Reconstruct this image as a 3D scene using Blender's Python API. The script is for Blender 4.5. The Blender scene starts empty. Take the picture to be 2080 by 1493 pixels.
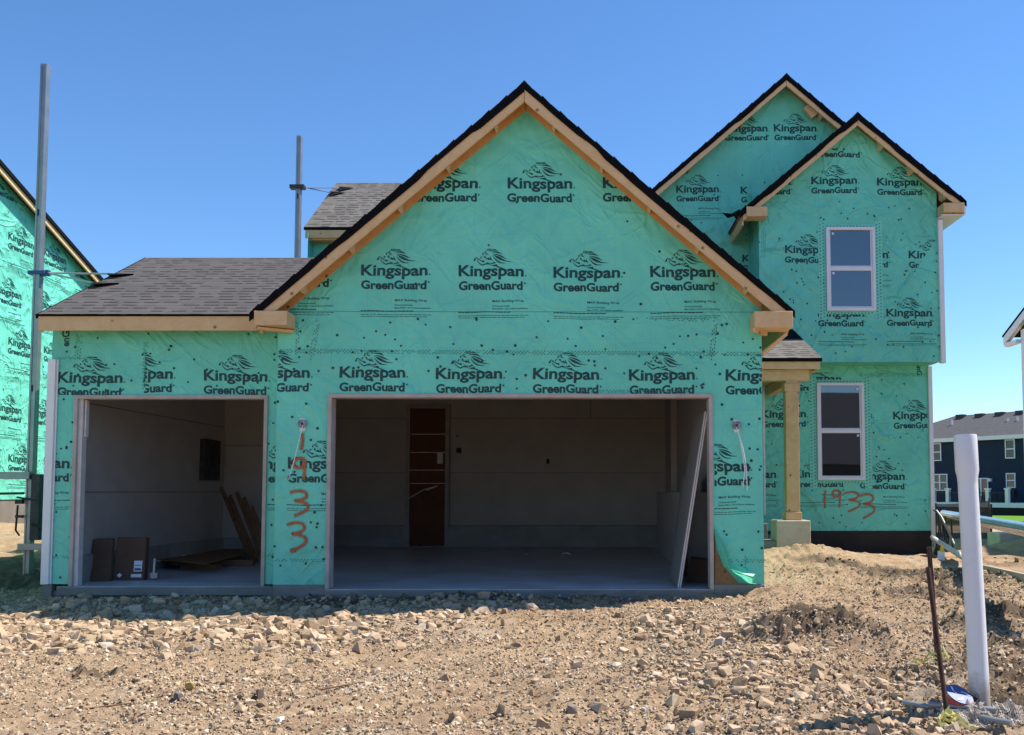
import bpy, bmesh, math, random
import numpy as np
from mathutils import Vector, Matrix

random.seed(7)
rng = np.random.default_rng(11)
R = math.radians
S = bpy.context.scene
COL = S.collection

# ------------------------------------------------------------------ camera
FPX, PX0, PY0, CAMZ, PITCH = 1900.0, 1190.0, 885.0, 1.24, R(3.38)
W_IMG, H_IMG = 2080.0, 1493.0
cam_d = bpy.data.cameras.new('camera')
cam = bpy.data.objects.new('camera', cam_d)
COL.objects.link(cam)
cam.location = (0, 0, CAMZ)
cam.rotation_euler = (R(90) + PITCH, 0, 0)
cam_d.sensor_width = 36
cam_d.lens = FPX / W_IMG * 36
cam_d.shift_x = (W_IMG / 2 - PX0) / W_IMG
cam_d.shift_y = (PY0 - H_IMG / 2) / W_IMG
cam_d.clip_start = 0.05
cam_d.clip_end = 3000
S.camera = cam

# ------------------------------------------------------------------ sun, sky, exposure
SUN = Vector((0.63, 0.17, 1.0)).normalized()
w = bpy.data.worlds.new('World')
S.world = w
w.use_nodes = True
nt = w.node_tree
sky = nt.nodes.new('ShaderNodeTexSky')
sky.sky_type = 'NISHITA'
sky.sun_disc = False
sky.sun_elevation = math.asin(SUN.z)
sky.sun_rotation = math.atan2(SUN.x, SUN.y)
sky.altitude = 200
sky.air_density = 0.9
sky.dust_density = 0.0
sky.ozone_density = 6.0
bg = nt.nodes['Background']
bg.inputs['Strength'].default_value = 0.126
hs = nt.nodes.new('ShaderNodeHueSaturation')
hs.inputs['Saturation'].default_value = 1.11
nt.links.new(sky.outputs[0], hs.inputs['Color'])
nt.links.new(hs.outputs[0], bg.inputs['Color'])
sd = bpy.data.lights.new('sun', 'SUN')
sd.energy = 5.0
sd.angle = R(0.55)
sd.color = (1.0, 0.94, 0.84)
so = bpy.data.objects.new('sun', sd)
COL.objects.link(so)
so.location = (20, 5, 40)
so.rotation_euler = SUN.to_track_quat('Z', 'Y').to_euler()
S.view_settings.view_transform = 'Standard'
S.view_settings.look = 'None'
S.view_settings.exposure = 0.70
S.view_settings.gamma = 1.0

# ------------------------------------------------------------------ measuring helpers (camera rays of the photograph onto real planes)
FW = Vector((0, math.cos(PITCH), math.sin(PITCH)))
UP = Vector((0, -math.sin(PITCH), math.cos(PITCH)))
C0 = Vector((0, 0, CAMZ))
def ray(px, py):
    return Vector(((px - PX0) / FPX, 0, 0)) + UP * ((PY0 - py) / FPX) + FW
def P(px, py, Y):
    d = ray(px, py); return C0 + d * (Y / d.y)
def hit(px, py, co, no):
    d = ray(px, py); return C0 + d * ((Vector(co) - C0).dot(no) / d.dot(no))
def UV(px, py, Y):
    p = P(px, py, Y); return (p.x, p.z)

# ------------------------------------------------------------------ object helpers
def setp(o, label=None, cat=None, group=None, kind=None):
    if label: o['label'] = label
    if cat: o['category'] = cat
    if group: o['group'] = group
    if kind: o['kind'] = kind
    return o
def empty(name, loc, label, cat, group=None):
    o = bpy.data.objects.new(name, None)
    o.location = loc
    o.empty_display_size = 0.2
    COL.objects.link(o)
    return setp(o, label, cat, group)

class MB:
    def __init__(s):
        s.v = []; s.f = []; s.m = []; s.uv = {}
    def poly(s, pts, m=0, uv=None):
        n = len(s.v)
        s.v += [tuple(p) for p in pts]
        if uv: s.uv[len(s.f)] = uv
        s.f.append(tuple(range(n, n + len(pts)))); s.m.append(m)
    def raw(s, vs, fs, m=0):
        n = len(s.v)
        s.v += [tuple(p) for p in vs]
        for f in fs:
            s.f.append(tuple(i + n for i in f)); s.m.append(m)
    def box(s, x0, x1, y0, y1, z0, z1, m=0):
        v = [(x, y, z) for z in (z0, z1) for y in (y0, y1) for x in (x0, x1)]
        s.raw(v, [(0, 2, 3, 1), (4, 5, 7, 6), (0, 1, 5, 4), (2, 6, 7, 3), (0, 4, 6, 2), (1, 3, 7, 5)], m)
    def prism(s, pts, y0, y1, m=0):
        """outline in (x, z), extruded from y0 to y1"""
        n = len(pts)
        v = [(x, y0, z) for x, z in pts] + [(x, y1, z) for x, z in pts]
        a = sum(pts[i][0] * pts[(i + 1) % n][1] - pts[(i + 1) % n][0] * pts[i][1] for i in range(n))
        fs = [tuple(range(n)), tuple(reversed(range(n, 2 * n)))] + [(i, i + n, (i + 1) % n + n, (i + 1) % n) for i in range(n)]
        if a < 0: fs = [tuple(reversed(f)) for f in fs]
        s.raw(v, fs, m)
    def prismx(s, pts, x0, x1, m=0):
        """outline in (y, z), extruded from x0 to x1"""
        n = len(pts)
        v = [(x0, y, z) for y, z in pts] + [(x1, y, z) for y, z in pts]
        a = sum(pts[i][0] * pts[(i + 1) % n][1] - pts[(i + 1) % n][0] * pts[i][1] for i in range(n))
        fs = [tuple(reversed(range(n))), tuple(range(n, 2 * n))] + [(i, (i + 1) % n, (i + 1) % n + n, i + n) for i in range(n)]
        if a < 0: fs = [tuple(reversed(f)) for f in fs]
        s.raw(v, fs, m)
    def beam(s, a, b, w, h, m=0, up=(0, 0, 1)):
        a = Vector(a); b = Vector(b); d = (b - a).normalized()
        up = Vector(up)
        if abs(d.dot(up)) > 0.99: up = Vector((0, 1, 0))
        sx = d.cross(up).normalized(); sz = sx.cross(d).normalized()
        v = []
        for p in (a, b):
            for i, j in ((-1, -1), (1, -1), (1, 1), (-1, 1)):
                v.append(p + sx * (i * w / 2) + sz * (j * h / 2))
        s.raw(v, [(3, 2, 1, 0), (4, 5, 6, 7), (0, 1, 5, 4), (1, 2, 6, 5), (2, 3, 7, 6), (3, 0, 4, 7)], m)
    def tube(s, pts, r, n=10, m=0, caps=True):
        pts = [Vector(p) for p in pts]
        rs = r if isinstance(r, (list, tuple)) else [r] * len(pts)
        base = len(s.v); ref = None
        for i, p in enumerate(pts):
            d = (pts[min(i + 1, len(pts) - 1)] - pts[max(i - 1, 0)])
            d = d.normalized() if d.length > 1e-9 else Vector((0, 0, 1))
            if ref is None:
                ref = d.orthogonal().normalized()
            else:
                ref = (ref - d * ref.dot(d))
                ref = ref.normalized() if ref.length > 1e-6 else d.orthogonal().normalized()
            b = d.cross(ref)
            for k in range(n):
                t = 2 * math.pi * k / n
                s.v.append(tuple(p + (ref * math.cos(t) + b * math.sin(t)) * rs[i]))
        for i in range(len(pts) - 1):
            for k in range(n):
                a = base + i * n + k; c = base + i * n + (k + 1) % n
                s.f.append((a, c, c + n, a + n)); s.m.append(m)
        if caps:
            s.f.append(tuple(reversed(range(base, base + n)))); s.m.append(m)
            e = base + (len(pts) - 1) * n
            s.f.append(tuple(range(e, e + n))); s.m.append(m)
    def build(s, name, mats, parent=None, smooth=False, loc=None, bevel=0):
        me = bpy.data.meshes.new(name)
        off = Vector((0, 0, 0))
        if parent is None and loc is not None: off = Vector(loc)
        me.from_pydata([tuple(Vector(p) - off) for p in s.v] if off.length else s.v, [], s.f)
        for mt in (mats if isinstance(mats, (list, tuple)) else [mats]):
            me.materials.append(mt)
        me.polygons.foreach_set('material_index', s.m)
        if s.uv:
            ul = me.uv_layers.new(name='UVMap')
            for fi, uv in s.uv.items():
                for k, li in enumerate(me.polygons[fi].loop_indices):
                    ul.data[li].uv = uv[k]
        if smooth:
            me.polygons.foreach_set('use_smooth', [True] * len(me.polygons))
        me.update()
        o = bpy.data.objects.new(name, me)
        COL.objects.link(o)
        if parent is not None:
            o.parent = parent
            wl = Vector(parent.location)
            q = parent.parent
            while q is not None:
                wl += Vector(q.location); q = q.parent
            o.location = -wl
        elif loc is not None:
            o.location = loc
        if bevel:
            b = o.modifiers.new('bevel', 'BEVEL'); b.width = bevel; b.segments = 1; b.limit_method = 'ANGLE'
        if smooth:
            try:
                o.data.set_sharp_from_angle(angle=R(35))
            except Exception:
                pass
        return o
def boxpart(name, mats, parent, *a, bevel=0):
    m = MB(); m.box(*a); return m.build(name, mats, parent, bevel=bevel)

# ------------------------------------------------------------------ materials
class NT:
    def __init__(s, name):
        s.mat = bpy.data.materials.new(name); s.mat.use_nodes = True
        s.t = s.mat.node_tree; s.b = s.t.nodes['Principled BSDF']
        s.L = s.t.links.new
    def n(s, typ, **kw):
        x = s.t.nodes.new('ShaderNode' + typ)
        for k, v in kw.items():
            if k in x.inputs.keys(): x.inputs[k].default_value = v
            else: setattr(x, k, v)
        return x
    def coord(s, out='Object', scale=(1, 1, 1), rot=(0, 0, 0)):
        c = s.n('TexCoord'); mp = s.n('Mapping')
        if any(rot): mp.vector_type = 'TEXTURE'; scale = tuple(1 / q for q in scale)   # turns first, then stretches
        mp.inputs['Scale'].default_value = scale; mp.inputs['Rotation'].default_value = rot
        s.L(c.outputs[out], mp.inputs[0]); return mp.outputs[0]
    def noise(s, vec, scale=5, detail=4, rough=0.55, dist=0.0):
        x = s.n('TexNoise', Scale=scale, Detail=detail, Roughness=rough, Distortion=dist)
        s.L(vec, x.inputs['Vector']); return x.outputs['Fac']
    def ramp(s, fac, stops):
        x = s.n('ValToRGB'); el = x.color_ramp.elements
        while len(el) < len(stops): el.new(0.5)
        for e, (p, c) in zip(el, stops):
            e.position = p; e.color = (c[0], c[1], c[2], 1) if not isinstance(c, (int, float)) else (c, c, c, 1)
        s.L(fac, x.inputs[0]); return x.outputs[0]
    def mix(s, fac, a, b, blend='MIX'):
        x = s.n('Mix', data_type='RGBA', blend_type=blend)
        for i, v in ((0, fac), (6, a), (7, b)):
            if hasattr(v, 'node'): s.L(v, x.inputs[i])
            else: x.inputs[i].default_value = v if isinstance(v, (int, float)) else (v[0], v[1], v[2], 1)
        return x.outputs[2]
    def math(s, op, a, b=0.0):
        x = s.n('Math', operation=op)
        for i, v in ((0, a), (1, b)):
            if hasattr(v, 'node'): s.L(v, x.inputs[i])
            else: x.inputs[i].default_value = v
        return x.outputs[0]
    def bump(s, h, strength=0.3, dist=0.01, prev=None):
        x = s.n('Bump', Strength=strength, Distance=dist)
        s.L(h, x.inputs['Height'])
        if prev is not None: s.L(prev, x.inputs['Normal'])
        return x.outputs[0]
    def out(s, color=None, normal=None, rough=0.7, metal=0.0, spec=None):
        if color is not None:
            if hasattr(color, 'node'): s.L(color, s.b.inputs['Base Color'])
            else: s.b.inputs['Base Color'].default_value = (*color, 1)
        if normal is not None: s.L(normal, s.b.inputs['Normal'])
        if hasattr(rough, 'node'): s.L(rough, s.b.inputs['Roughness'])
        else: s.b.inputs['Roughness'].default_value = rough
        s.b.inputs['Metallic'].default_value = metal
        if spec is not None: s.b.inputs['Specular IOR Level'].default_value = spec
        return s.mat

def simple(name, c, rough=0.7, metal=0.0, var=0.12, scale=6.0, bump=0.1, spec=None):
    n = NT(name); v = n.coord()
    f = n.noise(v, scale, 5)
    a = tuple(x * (1 - var) for x in c); b = tuple(min(1, x * (1 + var)) for x in c)
    col = n.ramp(f, [(0.3, a), (0.7, b)])
    nm = n.bump(n.noise(v, scale * 12, 4), bump, 0.004) if bump else None
    return n.out(col, nm, rough, metal, spec)

def wrap_material(name, base, wr=1.0):
    n = NT(name); v = n.coord()
    big = n.noise(v, 0.9, 4, 0.6, 0.4)
    mid = n.noise(n.coord(scale=(1.0, 1.0, 0.45), rot=(0, R(24), 0)), 5, 5, 0.6, 0.6)
    fold = n.n('TexNoise', Scale=2.2, Detail=3.0, Roughness=0.5, Distortion=1.2)
    try: fold.noise_type = 'RIDGED_MULTIFRACTAL'
    except Exception: pass
    n.L(n.coord(scale=(1.3, 1.3, 0.4), rot=(0, R(-28), 0)), fold.inputs['Vector'])
    fold2 = n.n('TexNoise', Scale=1.6, Detail=3.0, Roughness=0.5, Distortion=0.9)
    try: fold2.noise_type = 'RIDGED_MULTIFRACTAL'
    except Exception: pass
    n.L(n.coord(scale=(1.0, 1.0, 1.5), rot=(0, R(35), 0)), fold2.inputs['Vector'])
    fine = n.noise(v, 70, 3, 0.6)
    # faint printed grid lines of the sheet
    wv = n.n('SeparateXYZ'); n.L(v, wv.inputs[0])
    fx = n.math('FRACT', n.math('MULTIPLY', n.math('ADD', wv.outputs[0], wv.outputs[1]), 2.2))
    gx = n.math('LESS_THAN', fx, 0.012)
    fz = n.math('FRACT', n.math('MULTIPLY', wv.outputs[2], 2.2))
    gz = n.math('LESS_THAN', fz, 0.012)
    grid = n.math('MAXIMUM', gx, gz)
    d = tuple(x * 0.86 for x in base); l = tuple(min(1, x * 1.12) for x in base)
    col = n.ramp(big, [(0.3, d), (0.72, l)])
    col = n.mix(n.math('MULTIPLY', grid, 0.22), col, tuple(x * 0.55 for x in base))
    nm = n.bump(fold.outputs['Fac'], min(1, 0.5 * wr), 0.14)
    nm = n.bump(fold2.outputs['Fac'], min(1, 0.4 * wr), 0.14, nm)
    nm = n.bump(mid, min(1, 0.55 * wr), 0.06, nm)
    for sc, rt, st, k in ((2.6, 33, 0.28, 14), (3.4, -48, 0.22, 16), (1.7, 78, 0.35, 20)):
        cn = n.noise(n.coord(scale=(1.0, 1.0, st), rot=(0, R(rt), R(20))), sc, 2, 0.5, 0.8)
        ln = n.math('MAXIMUM', n.math('SUBTRACT', 1.0, n.math('MULTIPLY', n.math('ABSOLUTE', n.math('SUBTRACT', cn, 0.5)), k)), 0.0)
        ln = n.math('MULTIPLY', ln, n.ramp(n.noise(v, 0.8 + sc * .3, 2), [(0.42, 0.0), (0.62, 1.0)]))
        nm = n.bump(ln, min(1, 0.55 * wr), 0.035, nm)
    nm = n.bump(fine, 0.10, 0.002, nm)
    return n.out(col, nm, n.ramp(mid, [(0.3, 0.36), (0.7, 0.52)]), 0, 0.45)

WRAP_C = (0.145, 0.62, 0.465)
M_wrap = wrap_material('green_building_wrap', WRAP_C, 0.5)
M_wrap_loose = wrap_material('green_building_wrap_loose', WRAP_C, 0.85)
M_print = simple('dark_green_print', (0.003, 0.042, 0.040), 0.5, var=0.25, scale=14, bump=0)
M_hatch = simple('mid_green_print', (0.03, 0.21, 0.155), 0.5, var=0.2, scale=10, bump=0)
M_tape = simple('green_flashing_tape', (0.17, 0.62, 0.47), 0.4, var=0.1, scale=9, bump=0.1)
M_orange = None

def wood_material(name, a, b, k=1.0):
    n = NT(name); v = n.coord()
    g = n.noise(n.coord(scale=(1, 1, 1)), 3.0 * k, 6, 0.65, 1.6)
    gr = n.noise(n.coord(scale=(3, 3, 26)), 4.0 * k, 4, 0.6, 0.3)
    col = n.ramp(g, [(0.25, a), (0.75, b)])
    col = n.mix(n.math('MULTIPLY', gr, 0.35), col, tuple(x * 0.62 for x in a))
    vo = n.n('TexVoronoi', Scale=4.2 * k, feature='F1'); n.L(v, vo.inputs['Vector'])
    kn = n.ramp(vo.outputs['Distance'], [(0.055, 1.0), (0.13, 0.0)])
    col = n.mix(kn, col, tuple(x * 0.28 for x in a))
    nm = n.bump(gr, 0.15, 0.003)
    return n.out(col, nm, 0.7, 0, 0.25)
M_wood = wood_material('pale_softwood', (0.64, 0.40, 0.19), (0.78, 0.55, 0.31))
M_wood_d = wood_material('amber_softwood', (0.60, 0.30, 0.095), (0.72, 0.40, 0.16))
M_oldwood = wood_material('brown_lumber', (0.16, 0.085, 0.045), (0.27, 0.16, 0.09))
M_cedar = wood_material('porch_post_wood', (0.60, 0.31, 0.14), (0.74, 0.45, 0.25), 1.3)

def shingle_material(name, base, var=0.35):
    n = NT(name)
    uv = n.n('UVMap'); sp = n.n('SeparateXYZ'); n.L(uv.outputs[0], sp.inputs[0])
    CH = 0.143
    row = n.math('FLOOR', n.math('DIVIDE', sp.outputs[1], CH))
    fr = n.math('FRACT', n.math('DIVIDE', sp.outputs[1], CH))
    rj = n.n('TexWhiteNoise', noise_dimensions='1D'); n.L(row, rj.inputs['W'])
    ush = n.math('ADD', sp.outputs[0], n.math('MULTIPLY', rj.outputs['Value'], 3.7))
    cell = n.math('FLOOR', n.math('DIVIDE', ush, 0.165))
    cv = n.n('CombineXYZ'); n.L(cell, cv.inputs[0]); n.L(row, cv.inputs[1])
    wn = n.n('TexWhiteNoise', noise_dimensions='2D'); n.L(cv.outputs[0], wn.inputs['Vector'])
    cell2 = n.math('FLOOR', n.math('DIVIDE', ush, 0.27))
    cv2 = n.n('CombineXYZ'); n.L(cell2, cv2.inputs[0]); n.L(row, cv2.inputs[1]); cv2.inputs[2].default_value = 3.3
    wn2 = n.n('TexWhiteNoise', noise_dimensions='3D'); n.L(cv2.outputs[0], wn2.inputs['Vector'])
    tooth = n.math('MULTIPLY', n.math('GREATER_THAN', wn2.outputs['Value'], 0.30), n.math('LESS_THAN', n.math('FRACT', n.math('DIVIDE', ush, 0.27)), n.math('ADD', 0.45, n.math('MULTIPLY', wn2.outputs['Value'], 0.35))))
    dash = n.math('MULTIPLY', n.math('LESS_THAN', fr, 0.26), tooth)
    line = n.math('LESS_THAN', fr, 0.09)
    v = n.coord()
    sp1 = n.noise(v, 160, 2, 0.7); sp2 = n.noise(v, 1.1, 3)
    d = tuple(x * (1 - var) for x in base); l = tuple(x * (1 + var) for x in base)
    col = n.ramp(wn.outputs['Value'], [(0.0, d), (1.0, l)])
    col = n.mix(n.math('MULTIPLY', sp1, 0.5), col, tuple(x * 1.5 for x in base))
    col = n.mix(n.math('MULTIPLY', sp2, 0.35), col, tuple(x * 0.8 for x in base))
    col = n.mix(n.math('MULTIPLY', dash, 0.95), col, tuple(x * 0.13 for x in base))
    col = n.mix(n.math('MULTIPLY', line, 0.45), col, tuple(x * 0.25 for x in base))
    h = n.math('ADD', n.math('MULTIPLY', fr, -0.5), n.math('MULTIPLY', tooth, 0.5))
    nm = n.bump(h, 0.5, 0.012); nm = n.bump(sp1, 0.35, 0.004, nm)
    return n.out(col, nm, 0.93, 0, 0.15)
M_shingle = shingle_material('charcoal_grey_shingles', (0.088, 0.080, 0.080), 0.18)
M_shingle_p = shingle_material('weathered_grey_shingles', (0.135, 0.125, 0.115), 0.32)
M_felt = simple('black_roofing_felt', (0.006, 0.006, 0.007), 0.9, var=0.3, scale=20, bump=0.3, spec=0.1)
M_white = simple('white_vinyl', (0.74, 0.74, 0.76), 0.45, var=0.03, scale=3, bump=0.03)
M_trimw = simple('white_trim_board', (0.78, 0.78, 0.77), 0.55, var=0.04, scale=4, bump=0.05)
M_drywall = simple('grey_drywall', (0.40, 0.37, 0.34), 0.9, var=0.06, scale=2.5, bump=0.05, spec=0.1)
M_seam = simple('drywall_joint', (0.05, 0.045, 0.045), 0.9, var=0.2, bump=0)
M_jamb = simple('raw_door_jamb', (0.44, 0.385, 0.345), 0.8, var=0.14, scale=5, bump=0.15)
M_drydge = simple('drywall_edge', (0.62, 0.58, 0.54), 0.8, var=0.1, scale=9)
M_foil = simple('black_damp_proofing', (0.032, 0.026, 0.024), 0.75, var=0.25, scale=2.0, bump=0.2, spec=0.2)
M_dark = simple('dark_void', (0.012, 0.012, 0.013), 0.8, bump=0)
M_steel = simple('galvanised_steel', (0.30, 0.31, 0.33), 0.42, 0.75, var=0.14, scale=5, bump=0.08)
M_steel_d = simple('dark_steel', (0.05, 0.05, 0.055), 0.55, 0.5, var=0.3, scale=8)
M_blue = simple('blue_painted_bracket', (0.03, 0.07, 0.20), 0.5, 0.2, var=0.2)
M_rust = simple('rusty_brown_steel', (0.085, 0.045, 0.036), 0.85, 0.1, var=0.4, scale=14, bump=0.4)
M_pvc = simple('white_pvc', (0.72, 0.72, 0.74), 0.38, var=0.05, scale=2.2, bump=0.03)
M_card = simple('brown_cardboard', (0.115, 0.064, 0.038), 0.85, var=0.14, scale=4, bump=0.1)
M_paper = simple('white_paper_label', (0.75, 0.76, 0.80), 0.6, var=0.02, bump=0)
M_navy = simple('navy_siding_paint', (0.016, 0.032, 0.056), 0.6, var=0.1, scale=1.5, bump=0.05, spec=0.12)
M_navy_d = simple('dark_navy_siding_paint', (0.010, 0.014, 0.024), 0.6, var=0.1, scale=1.5, bump=0.05)
M_black = simple('black_plastic', (0.012, 0.012, 0.013), 0.5, var=0.2)
M_yellow = simple('yellow_tape', (0.74, 0.68, 0.25), 0.5, var=0.2, scale=16, bump=0.1)
M_yellow2 = simple('bright_yellow_plastic', (0.75, 0.56, 0.03), 0.5, var=0.1)
M_osb = wood_material('strand_board', (0.20, 0.11, 0.05), (0.34, 0.21, 0.10), 5.0)
M_conduit = simple('grey_conduit', (0.25, 0.26, 0.27), 0.5, 0.3, var=0.15, scale=8)
M_red = simple('red_plastic', (0.42, 0.06, 0.05), 0.45, var=0.15)
M_bluepl = simple('blue_printed_plastic', (0.03, 0.07, 0.22), 0.4, var=0.2)
M_film = simple('translucent_grey_film', (0.34, 0.29, 0.24), 0.6, var=0.12, scale=7, bump=0.4)
M_shiny = simple('polished_aluminium', (0.62, 0.66, 0.72), 0.22, 0.9, var=0.14, scale=4, bump=0.08)

def concrete_material(name, c, k=1.0, ro=(0.5, 0.75)):
    n = NT(name); v = n.coord()
    a = n.noise(v, 1.6 * k, 6, 0.65); b = n.noise(v, 22 * k, 5, 0.7); s3 = n.noise(n.coord(scale=(0.3, 2.5, 1)), 2.2, 5, 0.7, 0.6)
    col = n.ramp(a, [(0.3, tuple(x * 0.72 for x in c)), (0.7, tuple(x * 1.18 for x in c))])
    col = n.mix(n.math('MULTIPLY', n.ramp(s3, [(0.52, 0.0), (0.72, 1.0)]), 0.5), col, tuple(min(1, x * 1.7) for x in c))
    col = n.mix(n.math('MULTIPLY', b, 0.25), col, tuple(x * 0.6 for x in c))
    nm = n.bump(b, 0.25, 0.006)
    return n.out(col, nm, n.ramp(a, [(0.3, ro[0]), (0.7, ro[1])]), 0, 0.35)
M_conc = concrete_material('grey_concrete', (0.20, 0.195, 0.18))
M_conc_t = concrete_material('tan_concrete', (0.50, 0.40, 0.30))
M_slab = concrete_material('smooth_slab_concrete', (0.56, 0.57, 0.59), 0.8, (0.28, 0.45))

def glass_material(name, tint=(0.012, 0.014, 0.017), ior=2.5):
    n = NT(name); v = n.coord()
    nm = n.bump(n.noise(v, 1.3, 2), 0.02, 0.02)
    m = n.out(tint, nm, 0.015)
    n.b.inputs['IOR'].default_value = ior
    return m
M_glass = glass_material('window_glass')
M_glass_far = glass_material('distant_glass', (0.006, 0.007, 0.009), 1.55)

# ------------------------------------------------------------------ printed lettering
_tc = {}
def text2d(s, off=0.0):
    """outline of a word as flat faces, scaled to cap height 1 and starting at 0"""
    k = (s, off)
    if k in _tc: return _tc[k]
    c = bpy.data.curves.new('lettering', 'FONT'); c.body = s; c.size = 1; c.offset = off; c.resolution_u = 3
    o = bpy.data.objects.new('lettering', c); COL.objects.link(o)
    dg = bpy.context.evaluated_depsgraph_get()
    me = bpy.data.meshes.new_from_object(o.evaluated_get(dg))
    vs = np.array([v.co[:2] for v in me.vertices]); fs = [tuple(p.vertices) for p in me.polygons]
    bpy.data.objects.remove(o); bpy.data.curves.remove(c); bpy.data.meshes.remove(me)
    vs[:, 0] -= vs[:, 0].min()
    _tc[k] = (vs, fs, vs[:, 0].max())
    return _tc[k]
def fit_text(s, x, y, width, cap, off=0.0):
    vs, fs, wd = text2d(s, off)
    v = vs.copy(); v[:, 0] = v[:, 0] * (width / wd) + x; v[:, 1] = v[:, 1] * (cap / (0.73 + off)) + y
    return v, fs

LION = [
 [(905,215),(960,160),(1035,150),(975,205),(925,238)],
 [(965,242),(1060,160),(1180,150),(1090,200),(1020,242)],
 [(1015,262),(1120,215),(1215,170),(1290,170),(1395,240),(1260,225),(1120,250),(1060,268)],
 [(1090,300),(1240,262),(1400,262),(1480,310),(1615,405),(1480,360),(1300,318)],
 [(1175,360),(1330,375),(1530,430),(1640,490),(1700,540),(1800,575),(1690,570),(1560,515),(1400,445)],
 [(1165,375),(1290,440),(1440,490),(1590,580),(1720,650),(1890,678),(2030,685),(1890,702),(1680,692),(1480,640),(1320,545)],
 [(1150,440),(1260,560),(1370,660),(1520,740),(1770,770),(1600,787),(1440,772),(1320,695),(1220,570)],
 [(705,385),(740,335),(830,295),(870,258),(905,245),(880,290),(965,318),(860,314),(780,345),(758,390),(775,432),(730,432)],
 [(820,370),(880,335),(935,372),(1000,432),(930,418),(868,388)],
 [(785,472),(850,440),(860,520),(900,560),(960,560),(945,510),(1000,545),(1055,600),(1040,478),(1062,480),(1100,590),(1168,688),(1080,640),(960,630),(850,565),(790,520)],
 [(605,545),(650,480),(735,488),(690,502),(655,530),(665,572),(625,572)],
 [(640,640),(700,645),(765,650),(805,690),(765,738),(690,705)],
 [(328,650),(362,560),(430,508),(500,518),(598,590),(575,600),(500,545),(440,535),(410,580),(425,605),(380,672),(345,675)],
 [(440,615),(530,690),(620,775),(712,825),(820,782),(870,772),(985,772),(975,830),(860,822),(712,878),(590,805),(500,700)],
 [(470,560),(560,600),(650,640),(700,705),(590,645),(480,595)],
 [(845,690),(985,768),(1150,775),(1180,800),(1300,785),(1210,712),(1165,830),(1060,800),(960,775)],
 [(860,720),(990,800),(1110,870),(1200,850),(1340,825),(1352,892),(1560,980),(1720,1045),(1900,1085),(2080,1100),(2080,1112),(1880,1105),(1690,1065),(1480,990),(1300,932),(1130,895),(1000,835)],
]
def logo2d(small=True):
    parts = []
    parts.append(fit_text('Kingspan', 0, 0, 0.845, 0.150, 0.028))
    parts.append(fit_text('.', 0.862, 0.0, 0.018, 0.10, 0.02))
    parts.append(fit_text('GreenGuard', 0, -0.177, 0.835, 0.116, 0.036))
    t = np.linspace(0, 2 * math.pi, 9)[:-1]
    parts.append((np.stack([0.862 + 0.012 * np.cos(t), -0.092 + 0.012 * np.sin(t)], 1), [tuple(range(8))]))
    for pl in LION:
        a = np.array(pl, float)
        pts = np.stack([(750 + a[:, 0] / 20.8 - 734.7) / 160.0, (558.4 - 495 - a[:, 1] / 20.8) / 160.0], 1)
        parts.append((pts, [tuple(range(len(pts)))]))
    if small:
        parts.append(fit_text('MAX Building Wrap', 0.437, -0.339, 0.407, 0.030, 0.012))
        parts.append(fit_text('Commercial Grade', 0.437, -0.397, 0.225, 0.018, 0.02))
        parts.append(fit_text('Meets ASTM E 1, STD. Air Barrier Specifications', 0.437, -0.433, 0.456, 0.018, 0.02))
        r = random.Random(3)
        for y, x1, h in ((-0.474, 0.68, 0.012), (-0.517, 0.88, 0.007), (-0.543, 0.84, 0.007)):
            x = 0.0
            while x < x1:
                wd = r.uniform(0.02, 0.06)
                parts.append((np.array([(x, y), (x + wd, y), (x + wd, y + h), (x, y + h)]), [(0, 1, 2, 3)]))
                x += wd + r.uniform(0.004, 0.010)
    return parts
_logo = {}
def put_logo(mb, x, z, to3, clip=(), small=True, scale=1.0, m=1, rot=0.0):
    """prints one logo with the K's foot at (x, z) of a wall; clip = half planes (px, pz, nx, nz) cutting away the side the normal points to"""
    key = small
    if key not in _logo:
        bm = bmesh.new()
        for v, f in logo2d(small):
            vv = [bm.verts.new((p[0], p[1], 0)) for p in v]
            for q in f:
                try:
                    bm.faces.new([vv[i] for i in q])
                except Exception:
                    pass
        bmesh.ops.triangulate(bm, faces=[f for f in bm.faces if len(f.verts) > 4])
        me = bpy.data.meshes.new('logo_print'); bm.to_mesh(me); bm.free(); _logo[key] = me
    bm = bmesh.new(); bm.from_mesh(_logo[key]); rot += 0.009 * math.sin(7.3 * x + 3.9 * z)
    bmesh.ops.transform(bm, matrix=Matrix.Translation((x, z, 0)) @ Matrix.Rotation(rot, 4, 'Z') @ Matrix.Scale(scale, 4), verts=bm.verts)
    for (cx, cz, nx, nz) in clip:
        bmesh.ops.bisect_plane(bm, geom=bm.verts[:] + bm.edges[:] + bm.faces[:], plane_co=(cx, cz, 0), plane_no=(nx, nz, 0), clear_outer=True)
    bm.verts.index_update()
    if bm.faces:
        def sag(a, b): return to3(a + .006 * math.sin(3.1 * b + 2.3 * a) + .0025 * math.sin(17 * b + 5 * a), b + .007 * math.sin(2.7 * a + 1.1 * b) + .003 * math.sin(13 * a + 7 * b))
        mb.raw([sag(v.co.x, v.co.y) for v in bm.verts], [tuple(v.index for v in f.verts) for f in bm.faces], m)
    bm.free()
def dots(mb, rects, to3, holes=(), r=0.0165, m=1, seed=1, ok=None):
    rr = random.Random(seed)
    for (x0, x1, z0, z1, n) in rects:
        for _ in range(n):
            x = rr.uniform(x0, x1); z = rr.uniform(z0, z1)
            if any(a - .03 < x < b + .03 and c - .03 < z < d + .03 for a, b, c, d in holes): continue
            if ok and not ok(x, z): continue
            q = r * rr.uniform(0.75, 1.1)
            mb.poly([to3(x + q * math.cos(t * math.pi / 4), z + q * math.sin(t * math.pi / 4)) for t in range(8)], m)
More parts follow.
